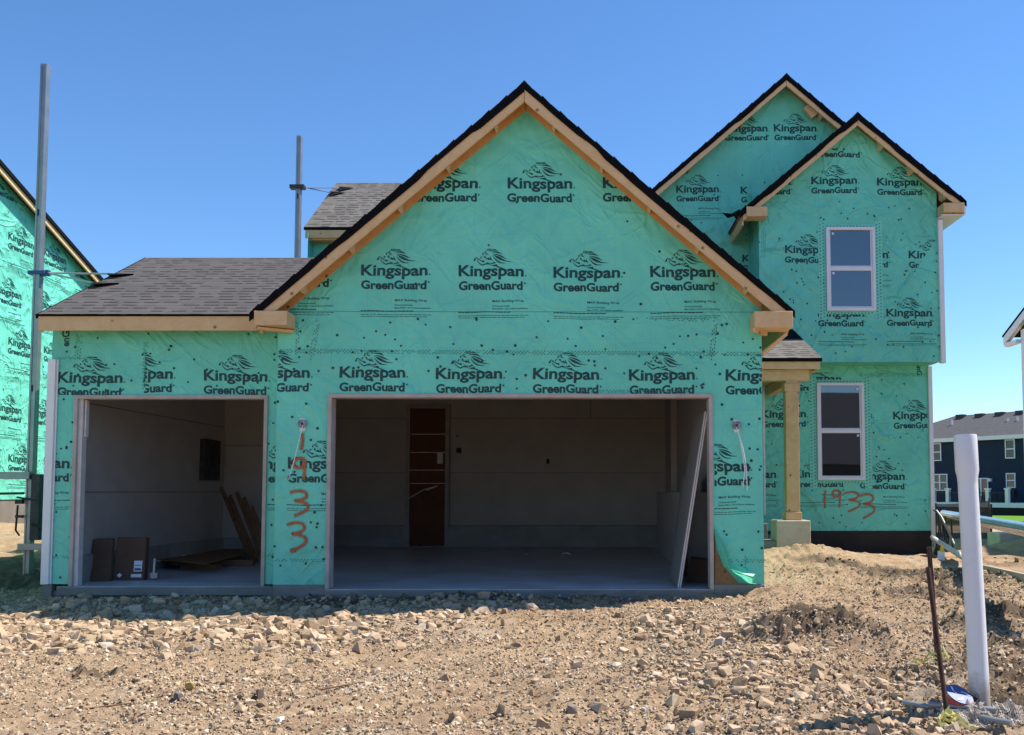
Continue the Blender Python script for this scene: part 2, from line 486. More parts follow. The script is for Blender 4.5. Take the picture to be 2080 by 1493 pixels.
def hatch(mb, a, b, to3, rows=3, gap=0.02, m=2, L=0.028, H=0.011, fill=0.9, seed=5):
    """band of small slanted dashes printed along a line from a to b in wall coordinates"""
    rr = random.Random(seed)
    a = Vector((a[0], a[1])); b = Vector((b[0], b[1])); d = (b - a); n = d.length; d.normalize(); p = Vector((-d.y, d.x))
    step = L * 1.55
    for r in range(rows):
        t = (r % 2) * step * 0.5
        while t < n:
            if rr.random() < fill:
                c = a + d * t + p * ((r - (rows - 1) / 2) * gap + rr.uniform(-.002, .002))
                q = [c, c + d * L * .7, c + d * L + p * H, c + d * L * .3 + p * H]
                mb.poly([to3(v.x, v.y) for v in q], m)
            t += step

# ------------------------------------------------------------------ ground
CTRL = np.array([
 (-3.5,11.2,-.25),(-3.6,11.8,-.15),(-2,11.3,-.20),(-1.5,11.85,-.11),(0,11.3,-.15),(0.3,11.85,-.10),(1.2,11.5,-.16),(1.9,11.55,-.10),(2.5,11.9,.05),(2.7,13.2,.28),(3.4,14.4,.36),(4.5,16.8,.12),(6.5,17.3,.04),
 (8,17,.05),(-5,11.3,-.28),(-5,12.1,-.12),(-6.5,12.1,-.12),(-7,11.4,-.28),(-9,11.5,-.28),(-8.6,13.4,-.18),(-8.4,14.4,-.10),(-10,16,.12),(-11.2,18,.62),(-12,24,.85),(-16,18,.85),(-9.5,18,.25),
 (2.4,5.8,-.06),(1.5,5,-.12),(0,5,-.22),(-2,5.3,-.25),(-4,5.5,-.28),(-6,8,-.3),(-2,8,-.26),(0,8.5,-.2),(1.8,8,.0),(3.2,8.5,.02),(3,10.5,.02),(4.5,13,.08),(5,8,.0),(7,12,.05),
 (1.2,9.8,-.15),(8,22,.05),(12,30,.0),(10,45,-.25),(25,60,-.55),(35,75,-.65),(0,2,-.3),(0,-6,-.35),(-10,0,-.35),(10,0,-.2),(0,-40,-.4),(-40,40,.5),(40,10,-.2),(-40,-40,-.4),(0,120,-.7),(80,120,-.8)])
def base_z(x, y):
    x = np.asarray(x, float); y = np.asarray(y, float)
    num = np.zeros_like(x); den = np.zeros_like(x)
    for cx, cy, cz in CTRL:
        ww = 1.0 / ((x - cx) ** 2 + (y - cy) ** 2 + 0.35) ** 1.7
        num += ww * cz; den += ww
    return num / den
def _hash(ix, iy, s):
    n = (ix.astype(np.int64) * 374761393 + iy.astype(np.int64) * 668265263 + s * 1442695) & 0xffffffff
    n = ((n ^ (n >> 13)) * 1274126177) & 0xffffffff
    n = n ^ (n >> 16)
    return (n & 0xffff) / 65535.0
def vnoise(x, y, s=0):
    ix = np.floor(x); iy = np.floor(y); fx = x - ix; fy = y - iy
    fx = fx * fx * (3 - 2 * fx); fy = fy * fy * (3 - 2 * fy)
    a = _hash(ix, iy, s); b = _hash(ix + 1, iy, s); c = _hash(ix, iy + 1, s); d = _hash(ix + 1, iy + 1, s)
    return (a * (1 - fx) + b * fx) * (1 - fy) + (c * (1 - fx) + d * fx) * fy
def fbm(x, y, f, o=4, s=0, ridged=False):
    t = 0; amp = 1; tot = 0
    for i in range(o):
        q = vnoise(x * f + 17.3 * i, y * f - 9.1 * i, s + i)
        if ridged: q = 1 - np.abs(2 * q - 1)
        t = t + q * amp; tot += amp; amp *= 0.55; f *= 2.03
    return t / tot
# patches of damp dark soil, the last two painting house shade into it: x, y, radius x, radius y, strength
DAMP_SHADE = [(3.6,13.2,.9,.6,.8),(4.6,12.6,1.4,.9,.9),(5.6,13.0,.9,.6,.6),(4.1,10.9,.9,.5,.9),(4.3,9.4,.8,.6,1.0),(3.5,8.6,.8,.4,.8),(3.4,7.4,.7,.45,.8),(1.9,7.8,.55,.22,.9),(2.2,8.25,.6,.22,.9),
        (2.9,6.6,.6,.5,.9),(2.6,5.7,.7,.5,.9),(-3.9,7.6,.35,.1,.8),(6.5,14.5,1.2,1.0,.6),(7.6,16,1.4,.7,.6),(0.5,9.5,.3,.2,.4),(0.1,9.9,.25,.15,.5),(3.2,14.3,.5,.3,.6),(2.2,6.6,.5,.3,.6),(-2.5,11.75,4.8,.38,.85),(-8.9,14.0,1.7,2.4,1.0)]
def damp(x, y):  # mask of damp soil together with the painted shade patches
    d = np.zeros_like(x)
    for cx, cy, rx, ry, k in DAMP_SHADE:
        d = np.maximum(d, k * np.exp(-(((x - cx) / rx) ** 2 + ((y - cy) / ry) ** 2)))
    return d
MOUNDS = [(1.75,7.85,.36,.16,.25),(2.05,8.25,.55,.16,.17),(2.35,7.65,.4,.16,.16),(1.5,8.0,.2,.14,.14),(3.35,14.5,.4,.22,.08),(4.2,10.8,.5,.2,.07),(3.7,9.2,.4,.2,.06),(2.75,6.5,.28,.2,.07),(3.0,13.4,.5,.2,.06),
          (-9.5,17.0,.9,.6,.28),(-11.2,16.2,.9,.5,.25),(7.4,17.6,.5,.3,.18),(9,19,.8,.4,.3),(8,15,.5,.3,.1)]
def ground_z(x, y, detail=True):
    x = np.asarray(x, float); y = np.asarray(y, float)
    z = base_z(x, y)
    if not detail: return z
    near = np.clip((40 - np.hypot(x, y - 8)) / 25, 0, 1)
    dm = damp(x, y)
    wx = x + 0.15 * fbm(x, y, 2.3, 2, 40); wy = y + 0.15 * fbm(x, y, 2.3, 2, 50)
    for cx, cy, rx, ry, k in MOUNDS:
        g = np.exp(-(((wx - .08 - cx) / rx) ** 2 + ((wy - .08 - cy) / ry) ** 2) * 1.2)
        z = z + k * g
    z = z + near * (0.10 * (fbm(x, y, 0.7, 3, 3) - 0.5) * np.clip((12.2 - y) / 1.5, 0.35, 1))
    z = z + near * (0.085 * (fbm(wx, wy, 3.1, 3, 9) - 0.5))
    rough = 0.35 + 1.3 * fbm(x, y, 0.9, 2, 77) ** 1.5 + 2.4 * dm
    z = z + near * rough * (0.050 * (fbm(wx, wy, 8.0, 4, 21, True) - 0.55))
    z = z + near * rough * (0.030 * (fbm(wx, wy, 21.0, 2, 31) - 0.5))
    cr = fbm(wx, wy, 5.5, 3, 61, True)
    z = z + near * dm * 0.24 * np.clip(cr - 0.55, 0, 1) - near * dm * 0.05 * (cr < 0.45)
    ins = (x > -6.95) & (x < 6.4) & (y > np.where(x < -3.95, 12.32, np.where(x < 2.2, 11.95, 17.65))) & (y < 24)
    z = np.where(ins, np.minimum(z, -0.35), z)
    return z
def gz(x, y):
    return float(ground_z(np.array([x]), np.array([y]))[0])
def G(px, py):
    """where the camera ray through a photograph pixel meets the ground"""
    d = ray(px, py); z = -0.1
    for _ in range(40):
        p = C0 + d * ((z - CAMZ) / d.z); z = 0.5 * z + 0.5 * gz(p.x, p.y)
    p = C0 + d * ((z - CAMZ) / d.z)
    return Vector((p.x, p.y, gz(p.x, p.y)))

def grow(a, b, st, k):
    out = [a]
    while (out[-1] < b if st > 0 else out[-1] > b):
        out.append(out[-1] + st); st *= k
    return out
xs = list(np.arange(-8.4, 5.2, 0.026)); xs = grow(xs[0], -600, -0.05, 1.09)[:0:-1] + xs + grow(xs[-1], 600, 0.05, 1.09)[1:]
ys = list(np.arange(4.9, 12.0, 0.022)); ys = grow(ys[0], -500, -0.12, 1.12)[:0:-1] + ys + grow(ys[-1], 30, 0.06, 1.012)[1:]
ys = ys + grow(ys[-1], 1500, 0.35, 1.08)[1:]
xs = np.array(xs); ys = np.array(ys)
GX, GY = np.meshgrid(xs, ys)
GZ = ground_z(GX.ravel(), GY.ravel())
co = np.stack([GX.ravel(), GY.ravel(), GZ], 1)
nx, ny = len(xs), len(ys)
idx = np.arange(nx * ny).reshape(ny, nx)
q = np.stack([idx[:-1, :-1], idx[:-1, 1:], idx[1:, 1:], idx[1:, :-1]], -1).reshape(-1, 4)
me = bpy.data.meshes.new('ground')
me.vertices.add(len(co)); me.vertices.foreach_set('co', co.ravel())
me.loops.add(q.size); me.loops.foreach_set('vertex_index', q.ravel())
me.polygons.add(len(q)); me.polygons.foreach_set('loop_start', np.arange(0, q.size, 4)); me.polygons.foreach_set('loop_total', np.full(len(q), 4))
me.polygons.foreach_set('use_smooth', np.ones(len(q), bool))
at = me.attributes.new('damp_soil_shade', 'FLOAT', 'POINT'); at.data.foreach_set('value', damp(co[:, 0], co[:, 1]).astype(np.float32))
me.update(); me.validate()

n = NT('dry_tan_dirt'); v = n.coord()
an = n.n('Attribute', attribute_name='damp_soil_shade')
big = n.noise(v, 0.8, 5, 0.6); mid = n.noise(v, 4.5, 6, 0.7, 0.5); fine = n.noise(v, 45, 5, 0.75); grit = n.noise(v, 170, 3, 0.7)
col = n.ramp(mid, [(0.25, (0.26, 0.165, 0.10)), (0.5, (0.43, 0.295, 0.185)), (0.75, (0.56, 0.415, 0.28))])
col = n.mix(n.math('MULTIPLY', n.ramp(big, [(0.35, 0.0), (0.7, 1.0)]), 0.5), col, (0.55, 0.395, 0.235))
col = n.mix(n.math('MULTIPLY', n.ramp(fine, [(0.38, 1.0), (0.50, 0.0)]), 0.55), col, (0.19, 0.13, 0.08))
col = n.mix(n.math('MULTIPLY', n.ramp(grit, [(0.6, 0.0), (0.75, 1.0)]), 0.55), col, (0.62, 0.50, 0.37))
col = n.mix(n.math('MULTIPLY', n.ramp(n.noise(v, 0.55, 4, 0.65, 0.8), [(0.56, 0.0), (0.68, 1.0)]), 0.6), col, n.mix(fine, (0.46, 0.38, 0.29), (0.66, 0.58, 0.48)))
col = n.mix(n.math('MULTIPLY', n.ramp(n.noise(n.coord(scale=(1, 1.6, 1)), 1.3, 5, 0.7, 1.2), [(0.50, 0.0), (0.64, 1.0)]), 0.6), col, (0.27, 0.16, 0.10))
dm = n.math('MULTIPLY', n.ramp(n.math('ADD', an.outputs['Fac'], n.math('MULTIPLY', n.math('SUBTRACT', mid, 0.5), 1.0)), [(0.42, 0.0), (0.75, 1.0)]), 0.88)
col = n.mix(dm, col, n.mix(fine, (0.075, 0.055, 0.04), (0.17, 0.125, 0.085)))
nm = n.bump(mid, 0.4, 0.04); nm = n.bump(fine, 0.9, 0.03, nm); nm = n.bump(grit, 0.6, 0.008, nm)
M_dirt = n.out(col, nm, 0.95, 0, 0.1)
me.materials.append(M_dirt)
ground = bpy.data.objects.new('ground', me); COL.objects.link(ground); setp(ground, kind='structure')

# ------------------------------------------------------------------ stones
def rock_shapes(k, npts, seed, flat=0.7):
    out = []; r = random.Random(seed)
    while len(out) < k:
        bm = bmesh.new()
        for _ in range(npts):
            k = len(bm.verts)
            if k < 8:
                p = Vector((1 if k & 1 else -1, 1 if k & 2 else -1, 1 if k & 4 else -1)); p = Vector([c * r.uniform(.32, .95) for c in p])
            else:
                p = Vector((r.gauss(0, 1), r.gauss(0, 1), r.gauss(0, 1))).normalized() * r.uniform(0.7, 1.05)
            bm.verts.new((p.x, p.y * .9, p.z * flat * 1.15))
        h = bmesh.ops.convex_hull(bm, input=bm.verts)
        bmesh.ops.delete(bm, geom=[g for g in h['geom_interior'] if isinstance(g, bmesh.types.BMVert)], context='VERTS')
        bm.verts.index_update()
        out.append((np.array([v.co[:] for v in bm.verts]), np.array([[v.index for v in f.verts] for f in bm.faces if len(f.verts) == 3])))
        bm.free()
    return out
SH_BIG = rock_shapes(16, 14, 5, 0.66)
SH_SMALL = rock_shapes(9, 7, 8, 0.65)
def rock_field(name, pts, sizes, shapes, mat, sink=0.25, seed=0):
    r = np.random.default_rng(seed)
    Vs, Fs, off = [], [], 0
    pz = ground_z(pts[:, 0], pts[:, 1])
    which = r.integers(0, len(shapes), len(pts))
    for si, (sv, sf) in enumerate(shapes):
        I = np.where(which == si)[0]
        if not len(I): continue
        a = r.uniform(0, 2 * np.pi, len(I)); ca, sa = np.cos(a), np.sin(a)
        b = r.normal(0, 0.45, len(I)); cb, sb = np.cos(b), np.sin(b)
        st = r.uniform(0.75, 1.35, (len(I), 3))
        vv = sv[None] * st[:, None, :] * sizes[I][:, None, None]
        x = vv[..., 0] * cb[:, None] + vv[..., 2] * sb[:, None]; z = -vv[..., 0] * sb[:, None] + vv[..., 2] * cb[:, None]; y = vv[..., 1]
        X = x * ca[:, None] - y * sa[:, None] + pts[I, 0][:, None]; Y = x * sa[:, None] + y * ca[:, None] + pts[I, 1][:, None]
        Z = z + (pz[I] + sizes[I] * (0.6 - sink * 1.3))[:, None]
        nvt = sv.shape[0]
        Vs.append(np.stack([X, Y, Z], -1).reshape(-1, 3))
        Fs.append((sf[None] + (np.arange(len(I)) * nvt)[:, None, None] + off).reshape(-1, 3)); off += nvt * len(I)
    V = np.concatenate(Vs); F = np.concatenate(Fs)
    me = bpy.data.meshes.new(name)
    me.vertices.add(len(V)); me.vertices.foreach_set('co', V.ravel())
    me.loops.add(F.size); me.loops.foreach_set('vertex_index', F.ravel())
    me.polygons.add(len(F)); me.polygons.foreach_set('loop_start', np.arange(0, F.size, 3)); me.polygons.foreach_set('loop_total', np.full(len(F), 3))
    me.polygons.foreach_set('use_smooth', np.zeros(len(F), bool)); me.update(); me.validate(); me.materials.append(mat)
    o = bpy.data.objects.new(name, me); COL.objects.link(o)
    return o
def stone_material(name, stops, dust=(0.5, 0.38, 0.25)):
    n = NT(name); g = n.n('NewGeometry'); v = n.coord()
    col = n.ramp(g.outputs['Random Per Island'], stops)
    f = n.noise(v, 30, 5, 0.7)
    col = n.mix(n.math('MULTIPLY', n.ramp(f, [(0.4, 0.0), (0.7, 1.0)]), 0.45), col, dust)
    nm = n.bump(f, 0.5, 0.01)
    return n.out(col, nm, 0.92, 0, 0.15)
M_stone = stone_material('crushed_limestone', [(0.0, (0.20, 0.135, 0.085)), (0.3, (0.34, 0.235, 0.145)), (0.62, (0.45, 0.32, 0.205)), (0.88, (0.52, 0.38, 0.26)), (0.97, (0.56, 0.46, 0.36)), (1.0, (0.16, 0.125, 0.10))])
M_pebble = stone_material('loose_pebbles', [(0.0, (0.13, 0.09, 0.06)), (0.25, (0.30, 0.21, 0.135)), (0.6, (0.42, 0.31, 0.20)), (0.9, (0.54, 0.43, 0.31)), (1.0, (0.60, 0.52, 0.43))])
M_clod = stone_material('damp_soil_clods', [(0.0, (0.075, 0.055, 0.04)), (0.6, (0.15, 0.11, 0.075)), (1.0, (0.24, 0.175, 0.115))], (0.2, 0.15, 0.1))

def scatter(n, x0, x1, y0, y1, dens, seed):
    r = np.random.default_rng(seed)
    x = r.uniform(x0, x1, n); y = r.uniform(y0, y1, n)
    k = r.uniform(0, 1, n) < dens(x, y)
    p = np.stack([x[k], y[k]], 1)
    hs = (p[:, 0] > -7.05) & (p[:, 0] < 2.27) & (p[:, 1] > np.where(p[:, 0] < -3.95, 12.15, 11.8))
    return p[~hs]
def clumps(x, y, f, s): return np.clip((fbm(x, y, f, 3, s) - 0.42) * 5, 0, 1)
def bell(v, a, b, s): return 1 / (1 + np.exp(-(v - a) / s)) * 1 / (1 + np.exp((v - b) / s))
def d_gravel(x, y):
    # the heap strewn before the left bay, thinning towards the camera
    edge = -0.9 - (11.2 - y) * 0.55
    a = bell(y, 8.9, 11.7, 0.22) * bell(x, -9.5, edge, 0.25) * (0.55 + 0.45 * clumps(x, y, 1.5, 5))
    # the fan from the garage corner towards the bottom of the picture
    cx = 0.98 + (11.2 - y) * 0.02; wd = 0.16 + (11.2 - y) * 0.17
    b = bell(y, 5.0, 11.2, 0.15) * np.exp(-((x - cx) / wd) ** 2 * 1.2) * (0.25 + 0.6 * clumps(x, y, 1.7, 15)) * 0.8
    c = bell(y, 4.8, 6.4, 0.2) * bell(x, 1.2, 2.0, 0.15) * 0.9
    d = 0.05 * clumps(x, y, 0.8, 25) + 0.015
    e = bell(y, 11.2, 11.95, 0.08) * bell(x, -4.5, -0.6, 0.3) * 0.35
    return np.clip(np.maximum.reduce([a, b, c, d, e]), 0, 1)
p1 = scatter(42000, -9.5, 3.2, 4.9, 12.2, d_gravel, 1)
s1 = np.random.default_rng(3).lognormal(-3.75, 0.48, len(p1)).clip(0.008, 0.060) * np.where((p1[:, 0] < -0.5) & (p1[:, 1] > 8.6), 1.3, 1.0)
gr = rock_field('gravel', p1, s1, SH_BIG, M_stone, 0.36, 4)
setp(gr, 'angular tan crushed stone strewn over the dirt before the garage openings', 'gravel', kind='stuff')
def d_peb(x, y): return np.clip(0.35 + 0.65 * clumps(x, y, 1.1, 33) + 0.5 * d_gravel(x, y), 0, 1) * (1 - 0.75 * bell(x, -1.4, 0.4, .3) * bell(y, 9.6, 11.5, .3)) * (1 - 0.7 * bell(x, 1.7, 5.0, .3) * bell(y, 8.6, 14, .4))
p2 = scatter(210000, -8.5, 5.5, 4.9, 13.0, d_peb, 2)
s2 = np.random.default_rng(6).lognormal(-4.72, 0.40, len(p2)).clip(0.004, 0.024)
pb = rock_field('pebbles', p2, s2, SH_SMALL, M_pebble, 0.2, 5)
setp(pb, 'small pebbles and crumbs of dry dirt all over the lot', 'pebbles', kind='stuff')
p3 = scatter(30000, 1.0, 9.0, 5.0, 19.0, lambda x, y: np.clip(damp(x, y) - 0.25, 0, 1) * 0.9 * clumps(x, y, 2.0, 71), 9)
s3 = np.random.default_rng(8).lognormal(-4.1, 0.5, len(p3)).clip(0.006, 0.05)
cl = rock_field('dirt_clods', p3, s3, SH_SMALL, M_clod, 0.3, 7)
setp(cl, 'dark damp clods on the churned soil at the right', 'dirt clods', kind='stuff')

def single_stone(px, py, size, c, label, flat=1.0, seed=1):
    g = G(px, py); sv, sf = rock_shapes(1, 22, seed, 0.75)[0]
    vs = sv * size * np.array([1.15, 0.9, flat])
    me = bpy.data.meshes.new('stone'); zmin = vs[:, 2].min()
    vs[:, 2] -= zmin + size * 0.12
    me.from_pydata([tuple(v) for v in vs], [], [tuple(int(i) for i in f) for f in sf])
    me.materials.append(simple('stone_' + label.split()[0], c, 0.9, var=0.2, scale=18, bump=0.4))
    o = bpy.data.objects.new('stone', me); COL.objects.link(o); o.location = g; o.rotation_euler = (0.1, 0.05, seed * 1.3)
    setp(o, label, 'stone')
single_stone(570, 1466, 0.030, (0.78, 0.77, 0.75), 'small bright white stone lying alone on the dirt at the bottom of the photo', 0.8, 3)
single_stone(1160, 1446, 0.038, (0.22, 0.18, 0.145), 'round dark brown stone at the near edge of the rubble fan', 1.0, 5)
single_stone(1366, 1432, 0.055, (0.45, 0.35, 0.24), 'wedge shaped tan stone with a sharp upper edge, largest in the rubble fan', 1.0, 8)
single_stone(938, 1252, 0.035, (0.46, 0.35, 0.23), 'flat tan stone at the shadow edge before the wide garage opening', 0.6, 11)
single_stone(362, 1420, 0.040, (0.13, 0.115, 0.11), 'dark grey stone among pale stones near the left bottom', 0.9, 14)
single_stone(385, 1404, 0.034, (0.40, 0.28, 0.09), 'yellowish brown stone beside the dark grey one near the left bottom', 1.0, 17)
single_stone(527, 1420, 0.042, (0.17, 0.13, 0.10), 'dark brown stone standing upright on pale dirt left of centre', 1.2, 21)
single_stone(1460, 1310, 0.055, (0.43, 0.37, 0.31), 'rounded greyish stone on the pale dusty part of the rubble fan', 0.9, 25)

# ------------------------------------------------------------------ the house
HOUSE = empty('house', (-0.5, 12.0, 0), 'large two storey house in green building wrap with two open garage bays', 'house')
YM, YT, YB, YJ, YL = 11.90, 12.27, 18.10, 17.05, 17.60       # wall planes: wide garage, narrow bay, main body, upper jut, lower right
PX, PZ, SL = -0.78, 6.405, 0.864                              # wide garage ridge and slope
def on(Y, e=0.003): return lambda x, z: (x, Y - e, z)
def half(px, py, Y, nx, nz): p = P(px, py, Y); return (p.x, p.z, nx, nz)
WM = [M_wrap, M_print, M_hatch, M_tape]

def roofz(x): return PZ - SL * abs(x - PX)
# --- front wall of the wide garage
XL, XR, OL, OR, OT = -3.947, 2.254, -3.29, 1.617, 2.478
m = MB()
W0 = lambda pts, Y=YM: m.poly([(x, Y, z) for x, z in pts], 0)
W0([(XL, .06), (OL, .05), (OL, OT), (XL, OT)])
W0([(OR, .78), (1.66, .48), (1.75, .29), (1.86, .18), (1.93, .08), (XR, .06), (XR, OT), (OR, OT)])
W0([(XL, OT), (XR, OT), (XR, roofz(XR) - .09), (PX, PZ - .09), (XL, roofz(XL) - .09)])
cl_r = (XR - .01, 0, 1, 0); cl_l = (XL + .01, 0, -1, 0)
rk_l = (PX, PZ - .2, -SL, 1); rk_r = (PX, PZ - .2, SL, 1)
for px in (838, 1030, 1225): x, z = UV(px, 382, YM); put_logo(m, x, z, on(YM), (rk_l, rk_r), small=False)
for px, dy in ((538, -4), (734, 0), (931, 2), (1125, 4), (1320, 4)): x, z = UV(px, 559 + dy, YM); put_logo(m, x, z, on(YM), (rk_l, rk_r, cl_r, cl_l))
for px in (495, 689, 886, 1082, 1278, 1474): x, z = UV(px, 767 + (px - 689) * .008, YM); put_logo(m, x, z, on(YM), (cl_r, cl_l) + (((0, OT + .004, 0, -1),) if 600 < px < 1300 else ()), small=False)
x, z = UV(584, 950, YM); put_logo(m, x, z, on(YM), ((OL - .01, 0, 1, 0),))
x, z = UV(1388, 958, YM); put_logo(m, x, z, on(YM), ((OR + .012, 0, -1, 0), (XR - .02, 0, 1, 0)))
zs = P(1000, 717, YM).z
hatch(m, (XL + .02, zs + .02), (XR - .02, zs - .02), on(YM, .004), 3, .019)
hatch(m, (-.2, OT + .03), (1.3, OT + .03), on(YM, .0045), 2, .018)
for x0, dx in ((-3.44, -.09), (1.66, -.06)): hatch(m, (x0, 3.43), (x0 + dx, 2.92), on(YM, .005), 3, .024, m=1 if x0 > 0 else 2, fill=.75)
hatch(m, (XL + .25, 3.40), (XL + .24, 3.0), on(YM, .005), 2, .024)
hatch(m, (.62, 3.44), (1.58, 3.42), on(YM, .0045), 2, .02, m=2, fill=.5)
hatch(m, (XL + .01, .365), (OL - .02, .355), on(YM, .004), 2, .02)
hatch(m, (1.70, .355), (XR - .01, .35), on(YM, .004), 2, .024)
hatch(m, (2.02, .42), (2.02, .10), on(YM, .0048), 2, .024)
z1 = P(1000, 633, YM).z
m.poly([(XL + .02, YM - .0025, z1), (XR - .02, YM - .0025, z1 - .01), (XR - .02, YM - .0025, z1 - .004), (XL + .02, YM - .0025, z1 + .006)], 2)  # shadow line of the sheet's lap edge, drawn in darker green
dots(m, [(XL, XR, 2.98, 3.46, 46), (XL, XR, 2.5, 3.0, 40), (XL, OL, .1, 2.5, 22), (1.7, XR, .15, 2.4, 20), (-2.8, 1.2, 3.6, 5.5, 10)], on(YM, .0055), seed=4, r=.0175, ok=lambda x, z: z < roofz(x) - .5)
wall_m = m.build('wrapped_wall', WM, HOUSE)
# torn flap of wrap curling at the foot of the right pillar, with the board behind it
m = MB(); m.box(1.63, 2.1, YM + .006, YM + .02, .0, .85); m.build('sheathing_board', M_osb, HOUSE)
m = MB()
edge = [(1.617, .80), (1.655, .50), (1.74, .30), (1.83, .19), (1.93, .085), (2.06, .07), (2.18, .06)]
cur = [(.0, .0), (.012, -.02), (.05, -.055), (.10, -.075), (.12, -.06)]
rows = []
for j, (ox, oy) in enumerate(cur):
    rr = []
    for i, (x, z) in enumerate(edge):
        k = math.sin(math.pi * i / (len(edge) - 1)) ** 0.8
        rr.append((x + ox * k * 1.2 + .02 * j * k * math.sin(i * 2.1), YM - .006 + oy * k * 2.0, z - .012 * j * k + (.045 * j * k if 2 <= i <= 5 else 0) * (.5 + .5 * math.sin(i * 1.7 + 1))))
    rows.append(rr)
for j in range(len(rows) - 1):
    for i in range(len(edge) - 1):
        m.poly([rows[j][i], rows[j][i + 1], rows[j + 1][i + 1], rows[j + 1][i]])
nt_f = NT('thin_wrap_flap'); M_flap = nt_f.out((0.14, 0.60, 0.45), None, 0.4)
tr = nt_f.n('BsdfTranslucent'); tr.inputs[0].default_value = (0.18, 0.75, 0.55, 1)
mx = nt_f.n('MixShader'); mx.inputs[0].default_value = 0.45
nt_f.L(nt_f.b.outputs[0], mx.inputs[1]); nt_f.L(tr.outputs[0], mx.inputs[2]); nt_f.L(mx.outputs[0], nt_f.t.nodes['Material Output'].inputs[0])
m.build('loose_wrap_flap', M_flap, HOUSE, smooth=True)

# --- spray painted numbers
n = NT('orange_spray_paint'); f = n.noise(n.coord(), 30, 4)
M_orange = n.out(n.ramp(f, [(0.3, (0.36, 0.075, 0.022)), (0.7, (0.52, 0.14, 0.04))]), None, 0.6)
n = NT('orange_overspray'); f = n.noise(n.coord(), 55, 3, 0.7)
n.out((0.40, 0.10, 0.04), None, 0.7)
n.L(n.math('MULTIPLY', f, 0.42), n.b.inputs['Alpha']); M_over = n.mat
def spray(name, strokes, Y, wd, parent):
    rr = random.Random(2)
    for st in strokes:
        m = MB()
        pts = [P(a, b, Y) for a, b in st]
        # smooth the stroke
        sm = []
        for i in range(len(pts) - 1):
            p0 = pts[max(i - 1, 0)]; p1 = pts[i]; p2 = pts[i + 1]; p3 = pts[min(i + 2, len(pts) - 1)]
            for k in range(6):
                t = k / 6
                sm.append(0.5 * ((2 * p1) + (-p0 + p2) * t + (2 * p0 - 5 * p1 + 4 * p2 - p3) * t * t + (-p0 + 3 * p1 - 3 * p2 + p3) * t ** 3))
        sm.append(pts[-1])
        for e, ww, mi in ((.0060, wd * 1.9, 1), (.0075, wd, 0)):
            L = []
            for i, p in enumerate(sm):
                d = sm[min(i + 1, len(sm) - 1)] - sm[max(i - 1, 0)]; d.y = 0; d.normalize(); nn = Vector((-d.z, 0, d.x))
                q = ww * (0.5 + rr.uniform(-.06, .06))
                L.append(((p + nn * q), (p - nn * q)))
            for i in range(len(L) - 1):
                ps = [L[i][0], L[i + 1][0], L[i + 1][1], L[i][1]]
                m.poly([(p.x, Y - e - .00002 * i, p.z) for p in ps], mi)
        o = m.build(name, [M_orange, M_over], parent)
    return o
TH = [[(0, 3), (14, -3), (27, 0), (31, 12), (24, 22), (10, 27), (22, 30), (33, 38), (32, 52), (20, 64), (8, 72)]]
def digits(base, scale, pts): return [(base[0] + a * scale[0], base[1] + b * scale[1]) for a, b in pts]
NINE = [(27, 2), (14, -1), (2, 8), (0, 22), (6, 32), (18, 32), (25, 20), (27, 4), (27, 30), (25, 75)]
three = TH[0]
spray('painted_digit', [[(614, 880), (615, 897), (612, 914)], digits((597, 931), (.82, .58), NINE), digits((589, 999), (1.1, .68), three), digits((583, 1064), (1.15, .76), three) + [(602, 1117), (589, 1118)]], YM, .030, wall_m)

# --- foundation and slabs
m = MB()
m.box(XL, OL, YM - .015, YM + .2, -.7, .06); m.box(OR, XR, YM - .015, YM + .2, -.7, .06)
m.box(XL - .1, XL, YM + .1, YT + .2, -.7, .02)
m.box(OL, OR, YM - .005, YM + .2, -.7, -.11)
m.box(-7.05, XL - .1, YT + .03, YT + .2, -.7, -.06)
m.box(-7.07, -6.95, YT - .01, YT + .2, -.7, .02)
m.box(-7.05, -6.87, YT + .2, YB, -.7, .1)
m.build('garage_foundation', M_conc, HOUSE, bevel=.006)
m = MB()
m.box(OL, OR, YM - .02, YM + .2, -.11, 0.0)
m.box(OL, OR, YM - .026, YM - .0205, -.11, -.006, 1); m.box(-6.87, -3.95, YT - .036, YT - .0305, -.11, -.006, 1)
m.box(-3.95, 1.80, YM + .2, 21.0, -.11, 0.0)
m.box(-6.87, -3.95, YT - .03, 17.8, -.11, -.001)
m.box(-5.9, -3.95, 17.8, 21.0, -.11, -.001)
m.build('garage_slab', [M_slab, M_conc], HOUSE)

# --- drywalled interior
m = MB()
def wq(a, b, z0, z1, mi=0): m.poly([(a[0], a[1], z0), (b[0], b[1], z0), (b[0], b[1], z1), (a[0], a[1], z1)], mi)
ZC = 3.42
wq((-6.85, 12.42), (-6.85, 17.7), .36, ZC); wq((-6.85, 17.7), (-5.9, 17.7), .36, ZC); wq((-5.9, 17.7), (-5.9, 20.9), .46, ZC)
wq((-5.9, 20.9), (1.78, 20.9), .46, ZC); wq((1.78, 20.9), (1.78, 12.06), .0, ZC); wq((1.78, 12.06), (OR, 12.06), 0, ZC); wq((OL, 12.06), (-3.95, 12.06), 0, ZC)
wq((-6.85, 12.42), (-6.72, 12.42), 0, ZC)
m.poly([(-6.85, 12.06, ZC), (1.78, 12.06, ZC), (1.78, 20.9, ZC), (-6.85, 20.9, ZC)], 0)
m.poly([(OL, 12.06, OT + .03), (OR, 12.06, OT + .03), (OR, 12.06, ZC), (OL, 12.06, ZC)], 0)
m.poly([(-6.72, 12.42, OT + .03), (-4.18, 12.42, OT + .03), (-4.18, 12.42, ZC), (-6.72, 12.42, ZC)], 0)
